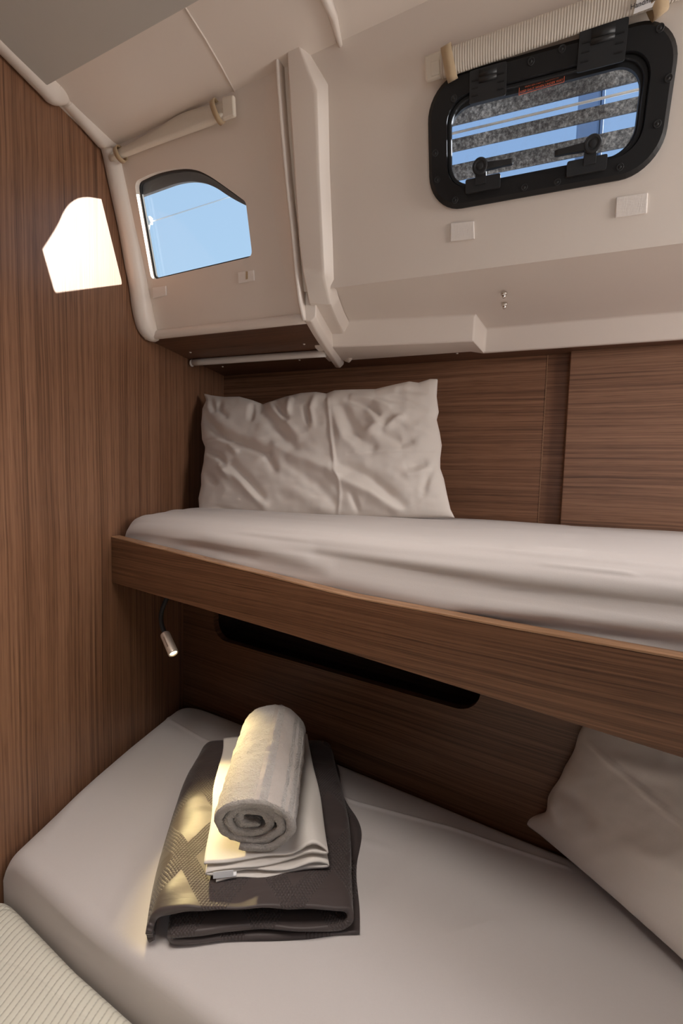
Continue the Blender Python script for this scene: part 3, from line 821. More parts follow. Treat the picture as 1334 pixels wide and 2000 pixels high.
for q, lab in (((984, 574), 'upper of two chrome studs below the hatch'), ((985, 595), 'lower of two chrome studs below the hatch')):
    c = und(*q); bm = bmesh.new()
    lathe(bm, c, UN, [(-.002, .0058), (.0012, .0058), (.0022, .0048), (.0030, .0036), (.0060, .0036), (.0078, .0026), (.0083, .0006)], 20)
    put('snap_stud', bm, M['chrome'], label=lab, cat='stud', group='chrome studs below the hatch')

# ------------------------------------------------------------------ outside
for i, b0 in enumerate((.122, .0725, .0235, -.0265)):
    pass
SD = -.20
def sl2(a, b, d): return h2(a, b, d)
vh = (O1-CAM)
kf = 1+.20/abs(vh.dot(N1))          # farther plane, larger
ctr = CAM+vh*kf
labs = ['topmost weathered grey slat outside the hatch', 'second weathered slat from the top outside the hatch', 'third weathered slat from the top outside the hatch', 'lowest weathered slat outside the hatch']
for i, (t0, t1) in enumerate(((.060, .0145), (-.0035, -.0195), (-.0375, -.0595), (-.078, -.105))):
    bm = bmesh.new()
    c0 = ctr+E2*(t0*kf); c1 = ctr+E2*(t1*kf)
    tl = .0135*kf
    a = c1-U*.19
    boxc(bm, a+U*0, U*.44, E2*((t0-t1)*kf), -N1*.012)
    put('slat', bm, M['slat'], smooth=False, bevel=.002, label=labs[i], cat='slat', group='weathered slats outside the hatch')
bm = bmesh.new(); g0 = ctr+E2*(.0098*kf)-N1*.03
tube(bm, [g0-U*.25, g0+U*.3], .0022, 8)
put('rope', bm, M['blindw'], label='thin pale rope stretched behind the slats outside the hatch', cat='rope')
pc = hit(ctr-N1*.25, N1, 1150, 200); bm = bmesh.new()
boxm(bm, pc, U, N1, Z3, .040, .03, .62); boxm(bm, pc+U*.026-N1*.0, U, N1, Z3, .006, .04, .62)
put('post', bm, M['post'], smooth=False, bevel=.003, label='blue grey post standing behind the slats outside the hatch', cat='post')
dm = wray(290, 431).normalized(); mp = CAM+dm*6.0; mb = CAM+wray(283, 480).normalized()*6.0
bm = bmesh.new(); lowp = mb+(mb-mp)*4
tube(bm, [lowp, mp], .022, 12); boxm(bm, mp, V((1, 0, 0)), V((0, 1, 0)), Z3, .07, .05, .06)
put('mast', bm, M['mast'], label='white mast top outside the left window', cat='mast')
bm = bmesh.new(); w0 = CAM+wray(293, 434).normalized()*6.0; w1_ = CAM+wray(500, 368).normalized()*6.6
tube(bm, [w0, w1_, w1_+(w1_-w0)*1.5], .006, 6)
put('wire', bm, M['mast'], label='thin wire running from the mast outside the left window', cat='wire')

# ================================================================== UPPER BUNK
bunk = thing('bunk', V((0, bdY(0)+.2, .90)), 'upper bunk with a walnut front board over the lower berth', 'bunk')
XE = 1.34
def bd(x, y): return hit(BD0, NBB, x, y)
tops = [bd(*q) for q in ((217, 1047), (680, 1163), (1000, 1224), (1334, 1284))]
bots = [bd(*q) for q in ((217, 1137), (560, 1238), (934, 1355), (1334, 1481))]
def lin(P, X):
    for i in range(len(P)-1):
        if X <= P[i+1].x or i == len(P)-2:
            t = (X-P[i].x)/(P[i+1].x-P[i].x); return P[i].z+t*(P[i+1].z-P[i].z)
bm = bmesh.new(); rings = []
BT = .020
for i in range(41):
    X = lerp(XL, XE, i/40); y = bdY(X); zt, zb_ = min(1.01, max(.965, lin(tops, X))), max(.862, lin(bots, X))
    p = V((X, y, 0)); q = p-NBB*BT
    rings.append([V((p.x, p.y, zb_)), V((p.x, p.y, zt-.003)), V((q.x, q.y, zt-.003)), V((q.x, q.y, zb_))])
loft(bm, rings)
put('front_board', bm, M['wood_shaded'], bunk, smooth=False, bevel=.0012, label='walnut front board of the upper bunk')
bm = bmesh.new(); rings = []
for i in range(61):
    X = lerp(XL, XE, i/60); y = bdY(X); zt = min(1.01, max(.965, lin(tops, X)))
    j = .0008*NZ.noise(V((X*40, 0, 0)))
    p = V((X, y, 0))+NBB*(.0006+j); q = V((X, y, 0))-NBB*(BT+.0005)
    rings.append([V((p.x, p.y, zt-.0030)), V((p.x, p.y, zt+j)), V((q.x, q.y, zt)), V((q.x, q.y, zt-.003))])
loft(bm, rings)
put('edge_band', bm, M['wood_edge'], bunk, smooth=False, bevel=.0008, label='pale worn edge along the top of the board')
bm = bmesh.new()
prism(bm, [V((XL, bdY(XL)+.021, .905)), V((XE, bdY(XE)+.021, .895)), V((XE, bkY(XE), .895)), V((XL, bkY(XL), .905))], [], V((0, 0, .012)))
put('base_panel', bm, M['wood_dark'], bunk, smooth=False, label='dark base panel under the upper mattress')

# upper mattress in its white sheet
MS = [([(300, 1062), (400, 1050), (520, 1072), (640, 1108)], 14, .006), ([(250, 1050), (380, 1066), (500, 1090)], 9, -.006), ([(430, 1095), (520, 1115), (640, 1140)], 8, .004),
      ([(620, 1085), (800, 1118), (1000, 1155), (1334, 1190), (2600, 1330)], 17, -.009), ([(640, 1130), (860, 1178), (1050, 1197), (1334, 1232), (2600, 1420)], 15, .007), ([(900, 1205), (1100, 1222), (1334, 1252), (2400, 1400)], 9, -.006),
      ([(860, 1060), (1050, 1082), (1334, 1107), (1700, 1140)], 4, .0022), ([(1000, 1068), (1130, 1078)], 4, .003), ([(900, 1030), (1110, 1048)], 5, .002), ([(1060, 1100), (1220, 1118), (1240, 1122)], 4, .002),
      ([(470, 1040), (600, 1055)], 4, .0012), ([(1160, 1040), (1220, 1100)], 2.5, .0012)]
NXm, prof_n = 360, 130
def prof_up(k):
    """(distance from the front 0..1 scaled, height) along the mattress section"""
    return k
P = []
for i in range(NXm+1):
    X = XL+.002+(XE-XL-.01)*(i/NXm)**1.35 if False else lerp(XL+.002, XE-.01, i/NXm)
    yf = bdY(X)+.026; yb = (bkY(X)-.003) if X < Xb else bkY(X)-.024
    Wd = yb-yf; row = []
    el = 1-math.exp(-max(0, X-XL)/.018)           # rounded end at the bulkhead
    wav = .004*NZ.noise(V((X*4, 0, 3)))
    ztop = 1.050+.006*el+wav
    r = .040
    for k in range(prof_n+1):
        if k <= 12:
            d = 0; z = lerp(.925, ztop-r, k/12)
        elif k <= 46:
            a = math.pi/2*(k-12)/34; d = r*1.25*(1-math.cos(a)); z = ztop-r+r*math.sin(a)
        else:
            t = (k-46)/(prof_n-46); d = lerp(r*1.25, Wd, t); z = ztop+.008*math.sin(math.pi*min(1, t*1.0))-.012*t
        z -= (1-el)*.032*sstep(.93, 1.03, z)
        d += (1-el)*.012
        p = V((X, yf+d, z))
        nv = V((0, -math.cos(math.pi/2*min(1, max(0, (k-12)/34))), math.sin(math.pi/2*min(1, max(0, (k-12)/34)))))
        q = px(p)
        h = folds(MS, *q)
        h += .0025*NZ.noise(V((X*3, (k*.13), 1)))*(1 if k > 4 else 0)
        row.append(p+nv*h)
    P.append(row)
bm = bmesh.new(); G = gridmesh(bm, P)
for i in range(NXm):     # close underneath
    pass
mt = put('mattress', bm, M['sheet'], label='upper mattress in a fitted white sheet behind the walnut front board', cat='mattress', group='mattresses in white sheets')

# ------------------------------------------------------------------ pillows
def pillow(name, G, nrm, T, S, label, noise_a=.003, seamfn=None, cornerpow=.5, backT=None):
    """G[i][j] mid-surface grid; front bulges along nrm"""
    n, m = len(G)-1, len(G[0])-1
    bm = bmesh.new(); fr = []; ba = []
    for i in range(n+1):
        rf, rb_ = [], []
        for j in range(m+1):
            a, b = 2*i/n-1, 2*j/m-1
            e = max(0, (1-a*a)*(1-b*b))
            t = T*e**cornerpow
            p = G[i][j]; q = px(p+nrm*t)
            w = min(1, e*9)
            h = folds(S, *q)*w*1.2
            h += noise_a*w*(NZ.noise(V((q[0]/38, q[1]/30, 2)))+.5*NZ.noise(V((q[0]/16, q[1]/14, 5))))
            rf.append(bm.verts.new(p+nrm*(t+h)))
            edge = i in (0, n) or j in (0, m)
            rb_.append(rf[-1] if edge else bm.verts.new(p-nrm*(backT or T)*e**cornerpow))
        fr.append(rf); ba.append(rb_)
    for i in range(n):
        for j in range(m):
            bm.faces.new((fr[i][j], fr[i+1][j], fr[i+1][j+1], fr[i][j+1]))
            f = (ba[i][j], ba[i][j+1], ba[i+1][j+1], ba[i+1][j])
            bm.faces.new(f)
    return put(name, bm, M['pillow'], label=label, cat='pillow', group='white pillows')
pbl, pbr, ptl = zat(1.058, 386, 1004), zat(1.050, 885, 1011), None
# lean plane through the lower edge and leaning back
bdir = (pbr-pbl); bdir.z = 0
pn0 = V((bdir.y, -bdir.x, 0)).normalized()
if pn0.y > 0: pn0 = -pn0
pbl = zat(1.054, 386, 1010); pl0 = pbl.copy(); 
pl0 = V((-.32, 1.105, 1.045))
LEAN = .30
PN = (V((-.05, -1, 0)).normalized()+V((0, 0, LEAN))).normalized()
def pp(x, y): return hit(pl0, PN, x, y)
topE = [(397, 768), (412, 772), (440, 776), (470, 776), (495, 783), (516, 791), (535, 785), (560, 777), (590, 770), (620, 768), (640, 771), (655, 765), (690, 763), (735, 762), (770, 753), (800, 746), (818, 748), (840, 740), (855, 740)]
botE = [(384, 1005), (400, 1003), (440, 1005), (500, 1011), (560, 1013), (640, 1014), (700, 1014), (780, 1013), (850, 1011), (888, 1011)]
lefE = [(397, 768), (403, 782), (396, 800), (394, 830), (396, 860), (402, 875), (399, 905), (394, 930), (394, 950), (388, 975), (389, 995), (384, 1005)]
rigE = [(855, 740), (853, 775), (857, 805), (853, 820), (859, 845), (863, 870), (860, 895), (860, 915), (867, 935), (873, 965), (880, 995), (888, 1011)]
NPX, NPY = 210, 120
G = []
for i in range(NPX+1):
    s = i/NPX; row = []
    t_, b_ = poly_at(topE, s), poly_at(botE, s)
    for j in range(NPY+1):
        t = j/NPY
        l_, r_ = poly_at(lefE, t), poly_at(rigE, t)
        c = []
        for k in (0, 1):
            c.append((1-t)*t_[k]+t*b_[k]+(1-s)*l_[k]+s*r_[k]-((1-s)*(1-t)*topE[0][k]+s*(1-t)*topE[-1][k]+(1-s)*t*botE[0][k]+s*t*botE[-1][k]))
        row.append(pp(*c))
    G.append(row)
PS = [([(398, 811), (417, 835), (441, 856), (483, 868), (520, 884), (534, 914)], 8, -.013), ([(404, 800), (440, 832), (480, 850), (530, 862)], 13, .008),
      ([(512, 801), (544, 837), (570, 870)], 13, -.014), ([(525, 790), (552, 818), (585, 850)], 9, .006), ([(544, 872), (572, 888), (639, 914), (662, 932), (668, 938), (721, 961), (775, 995)], 11, .012),
      ([(451, 905), (483, 937), (510, 970)], 8, -.012), ([(445, 918), (470, 940), (500, 972), (516, 988)], 8, .009), ([(400, 880), (425, 888), (437, 902)], 6, -.009), ([(396, 864), (430, 860), (447, 865), (460, 880)], 6, .008),
      ([(662, 786), (689, 838), (725, 868)], 12, -.014), ([(650, 800), (668, 850), (700, 885)], 10, .006), ([(722, 808), (738, 829), (712, 843)], 9, .010), ([(679, 781), (721, 791), (737, 808)], 7, -.010), ([(690, 772), (730, 780), (760, 792)], 7, .006),
      ([(666, 906), (725, 932), (781, 982)], 12, -.014), ([(798, 911), (825, 902)], 8, -.007), ([(800, 927), (859, 914)], 9, .007), ([(750, 846), (784, 865), (800, 862)], 8, -.008), ([(754, 835), (770, 822), (786, 815)], 7, .009),
      ([(760, 800), (800, 832), (850, 850)], 9, .005), ([(687, 965), (698, 995)], 6, -.007), ([(411, 779), (418, 803)], 5, -.009), ([(430, 780), (428, 800), (440, 812)], 6, -.006), ([(492, 793), (489, 816)], 6, -.008), ([(540, 790), (557, 814)], 7, -.010), ([(566, 780), (562, 806)], 6, .008),
      ([(597, 795), (602, 822)], 6, -.008), ([(615, 775), (606, 800), (612, 830)], 7, .006), ([(405, 930), (418, 942)], 7, -.009), ([(430, 912), (446, 930)], 6, .009), ([(395, 992), (420, 990), (470, 1002)], 5, -.006), ([(530, 930), (600, 975), (640, 1000)], 14, .005),
      ([(640, 780), (647, 854), (655, 919), (663, 936), (664, 961), (660, 1012)], 3, .0042), ([(679, 886), (770, 881), (857, 880)], 2.2, -.0018), ([(560, 905), (620, 945), (655, 985)], 10, -.005), ([(780, 760), (830, 765)], 6, -.005), ([(735, 775), (790, 782), (830, 800)], 6, -.005),
      ([(855, 905), (835, 930), (825, 965)], 7, -.005)]
pillow('pillow', G, PN, .062, PS, 'creased white pillow standing against the back wall on the upper bunk', .0032, cornerpow=.45, backT=.05)
# lower pillow at the right end of the lower berth
bL = V((.55, -.83, 0)).normalized()
upL = (UB*math.cos(math.radians(72))+Z3*math.sin(math.radians(72))).normalized()
nL = bL.cross(upL).normalized()
if nL.y > 0: nL = -nL
pL0 = zat(.522, 1030, 1600)+NBB*.012
G = []
for i in range(91):
    s = i/90; row = []
    for j in range(71):
        t = j/70
        p = pL0+bL*(.60*s)+upL*(.34*t)
        p += upL*(.022*math.sin(math.pi*s)*(1-t)*1 - .02*math.sin(math.pi*s)*t)
        p += bL*(.020*math.sin(math.pi*t)*(1-s)-.02*math.sin(math.pi*t)*s)
        p += bL*(.006*NZ.noise(V((t*7, 3, 1)))*(1-s)*sstep(0, .1, t))
        p += -UB*.014*math.exp(-(s/.04)-(t/.05))+V((0, 0, .0))
        p += bL*.016*math.exp(-((t-.16)/.07)**2)*math.exp(-s/.08)
        row.append(p)
    G.append(row)
LS = [([(1150, 1450), (1240, 1530), (1334, 1614)], 5, .003), ([(1100, 1545), (1120, 1560), (1150, 1600)], 14, -.006), ([(1075, 1560), (1090, 1600)], 8, .006), ([(1180, 1480), (1330, 1520)], 18, .004), ([(1220, 1650), (1334, 1700)], 22, .004)]
pillow('pillow', G, nL, .055, LS, 'white pillow lying in shade at the right end of the lower berth', .0012, cornerpow=.45)

# ================================================================== READING LIGHT
def yy(Y, x, y): return hit(V((0, Y, 0)), V((0, 1, 0)), x, y)
lampc = yy(.875, 322, 1238); lampe = yy(.850, 339, 1277)
rl = thing('reading_light', lampc, 'small chrome reading light on a black gooseneck under the upper bunk, switched on', 'lamp')
bm = bmesh.new()
b0 = V((lampc.x-.004, lampc.y+.03, .9035))
neck = catmull([b0, b0-V((0, 0, .012)), yy(.89, 317, 1190), yy(.882, 315, 1215), lampc], 7)
tube(bm, neck, .0050, 12)
put('gooseneck', bm, M['rubber'], rl, label='black gooseneck')
bm = bmesh.new(); lathe(bm, b0, V((0, 0, -1)), [(0, .022), (.006, .022), (.009, .018), (.012, .010), (.014, .004)], 24)
put('base', bm, M['chrome'], rl)
ax = (lampe-lampc).normalized()
Lh_ = (lampe-lampc).length
bm = bmesh.new(); lathe(bm, lampc, ax, [(-.003, .0052), (0, .0092), (.003, .0100), (Lh_-.003, .0104), (Lh_, .0102), (Lh_, .0086), (Lh_-.005, .0078)], 28)
lh = put('lamp_head', bm, M['nickel'], rl, label='bright metal lamp head')
bm = bmesh.new(); lathe(bm, lampc+ax*(Lh_-.005), ax, [(0, .0079), (.0025, .0075), (.0038, .005), (.0042, .001)], 20)
put('lens', bm, M['led'], lh, label='glowing lens')
bm = bmesh.new(); sd = V((.2, -1, .2)); sd = (sd-ax*sd.dot(ax)).normalized()
boxm(bm, lampc+ax*Lh_*.45+sd*.0102, ax, ax.cross(sd), sd, Lh_*.5, .003, .0013)
put('switch', bm, M['steel'], lh, smooth=False, bevel=.0006)

# ================================================================== LOWER BERTH
FE = [(XL, .592), (-.66, .583), (-.48, .520), (-.363, .485), (-.263, .456), (0, .385), (.4, .27), (XE, .02)]
def feY(X):
    for i in range(len(FE)-1):
        if X <= FE[i+1][0] or i == len(FE)-2:
            t = (X-FE[i][0])/(FE[i+1][0]-FE[i][0]); return lerp(FE[i][1], FE[i+1][1], t)
LMS = [([(300, 1388), (395, 1443), (540, 1500), (690, 1566), (900, 1623), (1110, 1695)], 2.6, .0034), ([(200, 1500), (150, 1560), (90, 1640)], 10, .002),
       ([(720, 1790), (800, 1700), (870, 1640)], 26, .003), ([(700, 1760), (900, 1820), (1100, 1810)], 40, .003), ([(880, 1830), (960, 1800)], 7, .0015), ([(690, 1640), (760, 1660)], 9, .002)]
P = []; NX2, NP2 = 380, 240
zc = .515
for i in range(NX2+1):
    X = lerp(XL+.003, XE-.02, i/NX2); yf = feY(X)+.001; yb = lbY(X)-.004-.055*math.exp(-max(0, X-XL-.003)/.035); Wd = yb-yf; row = []
    el = 1-math.exp(-max(0, X-XL-.003)/.014)
    r = .022
    for k in range(NP2+1):
        if k <= 6: d, z, an = 0, lerp(ZF+.01, zc-r, k/6), 0
        elif k <= 18: an = math.pi/2*(k-6)/12; d, z = r*(1-math.cos(an)), zc-r+r*math.sin(an)
        elif k <= 228:
            t = (k-18)/210; d, z, an = lerp(r, Wd-.035, t), zc+.010*math.sin(math.pi*t), math.pi/2
        else:
            an = math.pi/2*(k-228)/12; d, z = Wd-.035+.035*math.sin(an), zc-.035*(1-math.cos(an)); an = math.pi/2
        z -= (1-el)*.040*sstep(ZF+.02, zc, z)
        p = V((X, yf+d, z)); q = px(p)
        h = (folds(LMS, *q)+.002*NZ.noise(V((X*5, d*6, 8)))) if k > 6 else 0
        row.append(p+V((0, -math.cos(an), math.sin(an)))*h)
    P.append(row)
bm = bmesh.new(); gridmesh(bm, P)
put('mattress', bm, M['sheet'], label='lower mattress in a white sheet with a folded brown quilt on it', cat='mattress', group='mattresses in white sheets')
# ribbed uncovered mattress in front
P = []; NX3 = 120
for i in range(NX3+1):
    X = lerp(XL+.004, XE-.02, i/NX3); row = []
    yb = feY(X)-.004; 
    pts = [(-.010, ZF+.005), (-.001, .415), (-.001, .428), (-.004, .440), (-.012, .448), (-.03, .4515)]
    for t in range(1, 26): pts.append((-.03-t*.055, .4515+.004*math.sin(t*1.3+X*3)))
    for d, z in pts:
        p = V((X, yb+d, z-.012*math.exp(-(X-XL-.004)/.02)))
        row.append(p)
    P.append(row)
bm = bmesh.new(); gridmesh(bm, P)
put('mattress', bm, M['ribbed'], label='bare ribbed cream mattress in the bottom left corner, lower than the sheeted one', cat='mattress')

# ------------------------------------------------------------------ folded things on the lower mattress
def thick(path, th):
    """2-D section path -> closed loop of a sheet th thick"""
    n = len(path); L, R = [], []
    for i, p in enumerate(path):
        d = (path[min(i+1, n-1)]-path[max(i-1, 0)]).normalized(); nn = V((-d.y, d.x, 0))
        L.append(p+nn*th/2); R.append(p-nn*th/2)
    return L, R
def folded(name, base, ex, ey, length, path, th, mat, label, cat, nl=60, nfun=None, warp=None, parts=None, group=None):
    """sweep the folded section (x across, y up) along ey; UV = (run along the section, length)"""
    L, R = thick(path, th); m = len(path)
    arc = [0]
    for i in range(m-1): arc.append(arc[-1]+(path[i+1]-path[i]).length)
    bm = bmesh.new(); uvl = bm.loops.layers.uv.new('UVMap'); rows = []
    for a in range(nl+1):
        t = a/nl; row = []
        for k, (loop) in enumerate((L, R)):
            seq = range(m) if k == 0 else range(m-1, -1, -1)
            for i in seq:
                q = loop[i]; y = t*length
                x_, z_, y_ = q.x, q.y, y
                if warp: x_, y_, z_ = warp(x_, y_, z_, t, arc[i]/arc[-1])
                row.append((bm.verts.new(base+ex*x_+ey*y_+Z3*z_), (arc[i], y)))
        rows.append(row)
    n = len(rows[0])
    for a in range(nl):
        for j in range(n):
            k = (j+1) % n
            f = bm.faces.new((rows[a][j][0], rows[a][k][0], rows[a+1][k][0], rows[a+1][j][0]))
            for lp, q in zip(f.loops, (rows[a][j], rows[a][k], rows[a+1][k], rows[a+1][j])): lp[uvl].uv = q[1]
    for row, fl in ((rows[0], False), (rows[-1], True)):
        for i in range(m-1):
            q = (row[i], row[i+1], row[n-2-i], row[n-1-i])
            f = bm.faces.new([x[0] for x in (q if not fl else q[::-1])])
            for lp, x in zip(f.loops, (q if not fl else q[::-1])): lp[uvl].uv = x[1]
    return put(name, bm, mat, label=label, cat=cat, group=group)
def P2(pts, n=6): return catmull([V((a, b, 0)) for a, b in pts], n)
# brown quilt
zq = .5165
q0 = zat(zq+.004, 292, 1843); q1 = zat(zq+.004, 690, 1833)
qx = (q1-q0); QW = qx.length; qx.normalize(); qy = V((-qx.y, qx.x, 0))
bq = zat(zq+.05, 400, 1436)
QL = (bq-q0).dot(qy)
skew = ((bq-q0).dot(qx))/QL
qyy = (qy+qx*skew)
path = P2([(QW*.98, .008), (QW*.7, .007), (QW*.4, .007), (QW*.16, .008), (QW*.105, .013), (QW*.13, .020), (QW*.3, .0215), (QW*.6, .020), (QW*.85, .0205), (QW*.955, .0235), (QW*.985, .034), (QW*.95, .0455), (QW*.8, .049), (QW*.5, .0515), (QW*.25, .0515), (QW*.09, .050), (QW*.03, .042), (QW*.005, .028), (0, .012), (QW*.012, .006)], 7)
def qwarp(x, y, z, t, s):
    f = .0045*NZ.noise(V((x*9, y*14, s*3)))+.0025*NZ.noise(V((x*30, y*40, 4)))
    top = sstep(.03, .05, z)
    z2 = z*(1-.12*sstep(.9, 1, t))+f*(.35+.65*top)
    x2 = x+(x/QW-.5)*(.03*math.sin(math.pi*t))+.006*NZ.noise(V((y*9, z*30, 1)))
    y2 = y+.010*NZ.noise(V((x*10, z*60, 7)))*(1-t)-.02*sstep(.96, 1, t)*(1-top)
    x2 += (1-sstep(.012, .02, z))*sstep(.5, .9, x/QW)*(.014+.016*math.exp(-((t-.42)/.16)**2)+.003*math.sin(t*17))
    z2 -= .03*sstep(.94, 1.0, t)*top
    return x2, y2, max(.0048, z2)
folded('folded_quilt', V((q0.x, q0.y, zq)), qx, qyy, QL, path, .0085, M['quilt'], 'folded dark brown satin quilt with stitched diamonds on the lower mattress', 'quilt', 90, warp=qwarp)
# small turned-out corner of the quilt on its right side
# white folded sheet
zs = zq+.0555
s0_ = zat(zs+.003, 414, 1716); s1_ = zat(zs+.003, 641, 1690)
sx_ = (s1_-s0_); SW = sx_.length; sx_.normalize(); sy_ = V((-sx_.y, sx_.x, 0))
bs = zat(zs+.025, 447, 1440); SLn = (bs-s0_).dot(sy_); sk_ = ((bs-s0_).dot(sx_))/SLn
path = P2([(.006, .002), (SW*.4, .002), (SW*.9, .003), (SW*.985, .006), (SW*.9, .0085), (SW*.5, .009), (SW*.05, .009), (-.008, .012), (SW*.05, .0145), (SW*.5, .0145), (SW*.9, .015), (SW*1.0, .019), (SW*.9, .0235), (SW*.5, .023), (SW*.1, .0225), (-.012, .0215)], 7)
def swarp(x, y, z, t, s):
    k = sstep(.3, 1, x/SW)
    z2 = z*(1+.75*math.exp(-((x/SW-.86)/.13)**2)*(1-t)**1.5)+.0045*NZ.noise(V((x*16, y*10, s*4)))*(z/.02)
    y2 = y+.010*NZ.noise(V((x*12, s*5, 3)))*(1-t)+.012*(s-.5)*(1-t)
    x2 = x+.005*NZ.noise(V((y*9, s*6, 2)))
    return x2, y2, max(.0008, z2)
fs = folded('folded_sheet', V((s0_.x, s0_.y, zs)), sx_, sy_+sx_*sk_, SLn, path, .0026, M['linen'], 'folded white bed linen on the brown quilt, beneath the rolled towel', 'bed linen', 60, warp=swarp)
bm = bmesh.new(); t0 = V((s0_.x, s0_.y, zs))+sx_*.004-sy_*.004
boxc(bm, t0+V((0, 0, .006)), sx_*.030, sy_*.010, V((0, 0, .0012)))
boxc(bm, t0+V((0, 0, .0065))-sx_*.002, sx_*.028, -sy_*.0006, V((0, 0, .010)))
put('tag', bm, M['whitetag'], fs, smooth=False, label='white cloth tag sewn to the linen')
# rolled towel
zt_ = zs+.0265
RT = .063
tc = zat(zt_+RT*.86, 491, 1612)
tb = zat(zt_+RT, 535, 1412)
tc.z = zt_+RT*.86; tb.z = zt_+RT*1.0
ta = (tb-tc); TL = ta.length; ta.normalize(); tx = V((ta.y, -ta.x, 0)).normalized()
if tx.x < 0: tx = -tx
tz = tx.cross(ta).normalized()
if tz.z < 0: tz = -tz
turns = 3.15; npt = 150; path = []
for i in range(npt+1):
    t = i/npt; ang = math.radians(110)-turns*2*math.pi*(1-t)
    r = lerp(.010, RT-.0055, t**.85)
    r += .0034*NZ.noise(V((math.cos(ang)*1.5, math.sin(ang)*1.5, t*4)))
    path.append(V((math.cos(-ang)*r*1.03, math.sin(-ang)*r*.86, 0)))
L, R = thick(path, .0125); m = len(path); nl = 70
bm = bmesh.new(); uvl = bm.loops.layers.uv.new('UVMap'); rows = []
for a in range(nl+1):
    t = a/nl; row = []
    for k, loop in enumerate((L, R)):
        for i in (range(m) if k == 0 else range(m-1, -1, -1)):
            q = loop[i]; s = i/(m-1)
            rr_ = 1+.03*math.sin(t*3)+.02*t+.018*NZ.noise(V((s*8, t*6, 1)))
            y = t*TL*(1.0)+.010*NZ.noise(V((s*9, 2, 2)))*(1-t) + (.010*(1-s))*(1-t) - (.010*(1-s))*t - q.y*.28*(1-t)
            nb_ = .0016*NZ.noise(V((q.x*140, q.y*140, y*120)))+.0018*NZ.noise(V((q.x*55, q.y*55, y*60)))
            x_, z_ = q.x*rr_, q.y*rr_
            rl_ = max(1e-6, math.hypot(x_, z_)); x_ += x_/rl_*nb_; z_ += z_/rl_*nb_
            e_ = sstep(.9, 1, t)*.22*(1 if s > .6 else .6)
            x_ *= 1-e_; z_ = z_*(1-e_)
            z_ = max(z_, -RT*.86)
            row.append((bm.verts.new(tc+tx*x_+ta*y+tz*z_), (s, t)))
    rows.append(row)
n = len(rows[0])
for a in range(nl):
    for j in range(n):
        k = (j+1) % n
        qd = (rows[a][j], rows[a][k], rows[a+1][k], rows[a+1][j])
        f = bm.faces.new([x[0] for x in qd])
        for lp, x in zip(f.loops, qd): lp[uvl].uv = x[1]
for row in (rows[0], rows[-1]):
    for i in range(m-1):
        f = bm.faces.new([row[i][0], row[i+1][0], row[n-2-i][0], row[n-1-i][0]])
        for lp in f.loops: lp[uvl].uv = (.3, .5)
put('rolled_towel', bm, M['terry'], label='rolled light grey terry towel on top of the folded linen', cat='towel')

# ================================================================== LIGHT
def lamp(name, typ, loc, direction, energy, col, **k):
    l = bpy.data.lights.new(name, typ); l.energy = energy; l.color = col
    for a, b in k.items(): setattr(l, a, b)
    o = bpy.data.objects.new(name, l); COL.objects.link(o); o.location = loc
    o.rotation_euler = V(direction).to_track_quat('-Z', 'Y').to_euler()
    return o
SUN = V((-.810, -.486, -.336)).normalized()
lamp('sun', 'SUN', (2, 2, 3), SUN, 20, (1, .91, .80), angle=math.radians(.6))
dh = lamp('deck_hatch_daylight', 'AREA', ((HX0+HX1)/2, (HY0+HY1)/2, ceilZ((HX0+HX1)/2)+.02), (0, .0, -1), 3.0, (1, .91, .82), spread=math.radians(104), shape='RECTANGLE', size=HX1-HX0-.02, size_y=HY1-HY0-.02)
lamp('bunk_fill_added', 'AREA', (1.02, .44, ceilZ(1.02)+.02), (-.15, .1, -1), 5.2, (.97, .97, 1), spread=math.radians(130), shape='RECTANGLE', size=.42, size_y=.22)  # added unseen light, brightens the upper mattress and the moulding underside
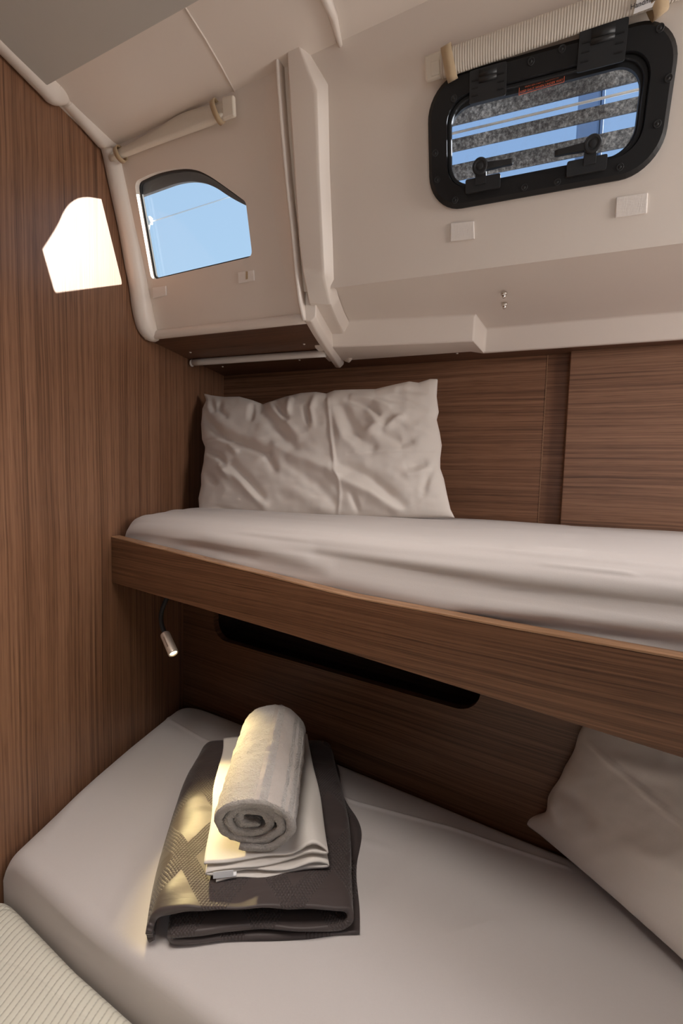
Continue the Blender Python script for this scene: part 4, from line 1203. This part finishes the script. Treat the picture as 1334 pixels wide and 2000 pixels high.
lamp('doorway_daylight', 'AREA', (.5, YF-.01, 1.3), (0, 1, .1), 0.45, (1, .92, .84), shape='RECTANGLE', size=.78, size_y=.85)
lamp('cabin_end_fill', 'AREA', (XR-.02, .40, 1.48), (-1, .10, .0), 9.5, (1, .95, .91), shape='RECTANGLE', size=.5, size_y=.42)  # added fill before the closed end wall, no opening there
lp_ = lampc+ax*(Lh_+.002)
target = zat(.62, 448, 1580)
lamp('reading_lamp_beam', 'SPOT', lp_, target-lp_, 12, (1, .79, .38), spot_size=math.radians(58), spot_blend=.9, shadow_soft_size=.008)
# sky
wd = bpy.data.worlds.new('sky'); SC.world = wd; wd.use_nodes = True
nt = wd.node_tree; nt.nodes.clear(); n = NT(nt)
o = n.n('ShaderNodeOutputWorld'); b = n.n('ShaderNodeBackground')
z = n.sep(n.n('ShaderNodeTexCoord').outputs['Generated'])
n.l(n.ramp(z[2], [(0, (.62, .70, .78)), (.3, (.50, .71, .92)), (.6, (.46, .64, .88)), (1, (.2, .42, .85))]), b.inputs[0]); b.inputs[1].default_value = .88
n.l(b.outputs[0], o.inputs[0])
# camera
cam = bpy.data.cameras.new('camera'); co = bpy.data.objects.new('camera', cam); COL.objects.link(co)
cam.sensor_fit = 'VERTICAL'; cam.sensor_height = 36; cam.lens = F/2000*36; cam.clip_start = .01
cx_, cy_, cz_ = W @ V((1, 0, 0)), W @ V((0, 1, 0)), W @ V((0, 0, 1))
co.matrix_world = Matrix(((cx_.x, -cy_.x, -cz_.x, CAM.x), (cx_.y, -cy_.y, -cz_.y, CAM.y), (cx_.z, -cy_.z, -cz_.z, CAM.z), (0, 0, 0, 1)))
SC.camera = co
SC.view_settings.view_transform = 'Standard'; SC.view_settings.look = 'None'; SC.view_settings.exposure = 0.22; SC.view_settings.gamma = 1
SC.view_settings.use_curve_mapping = False
SC.cycles.use_denoising = True
SC.cycles.max_bounces = 10; SC.cycles.diffuse_bounces = 6; SC.cycles.transparent_max_bounces = 16
SC.cycles.sample_clamp_indirect = 6
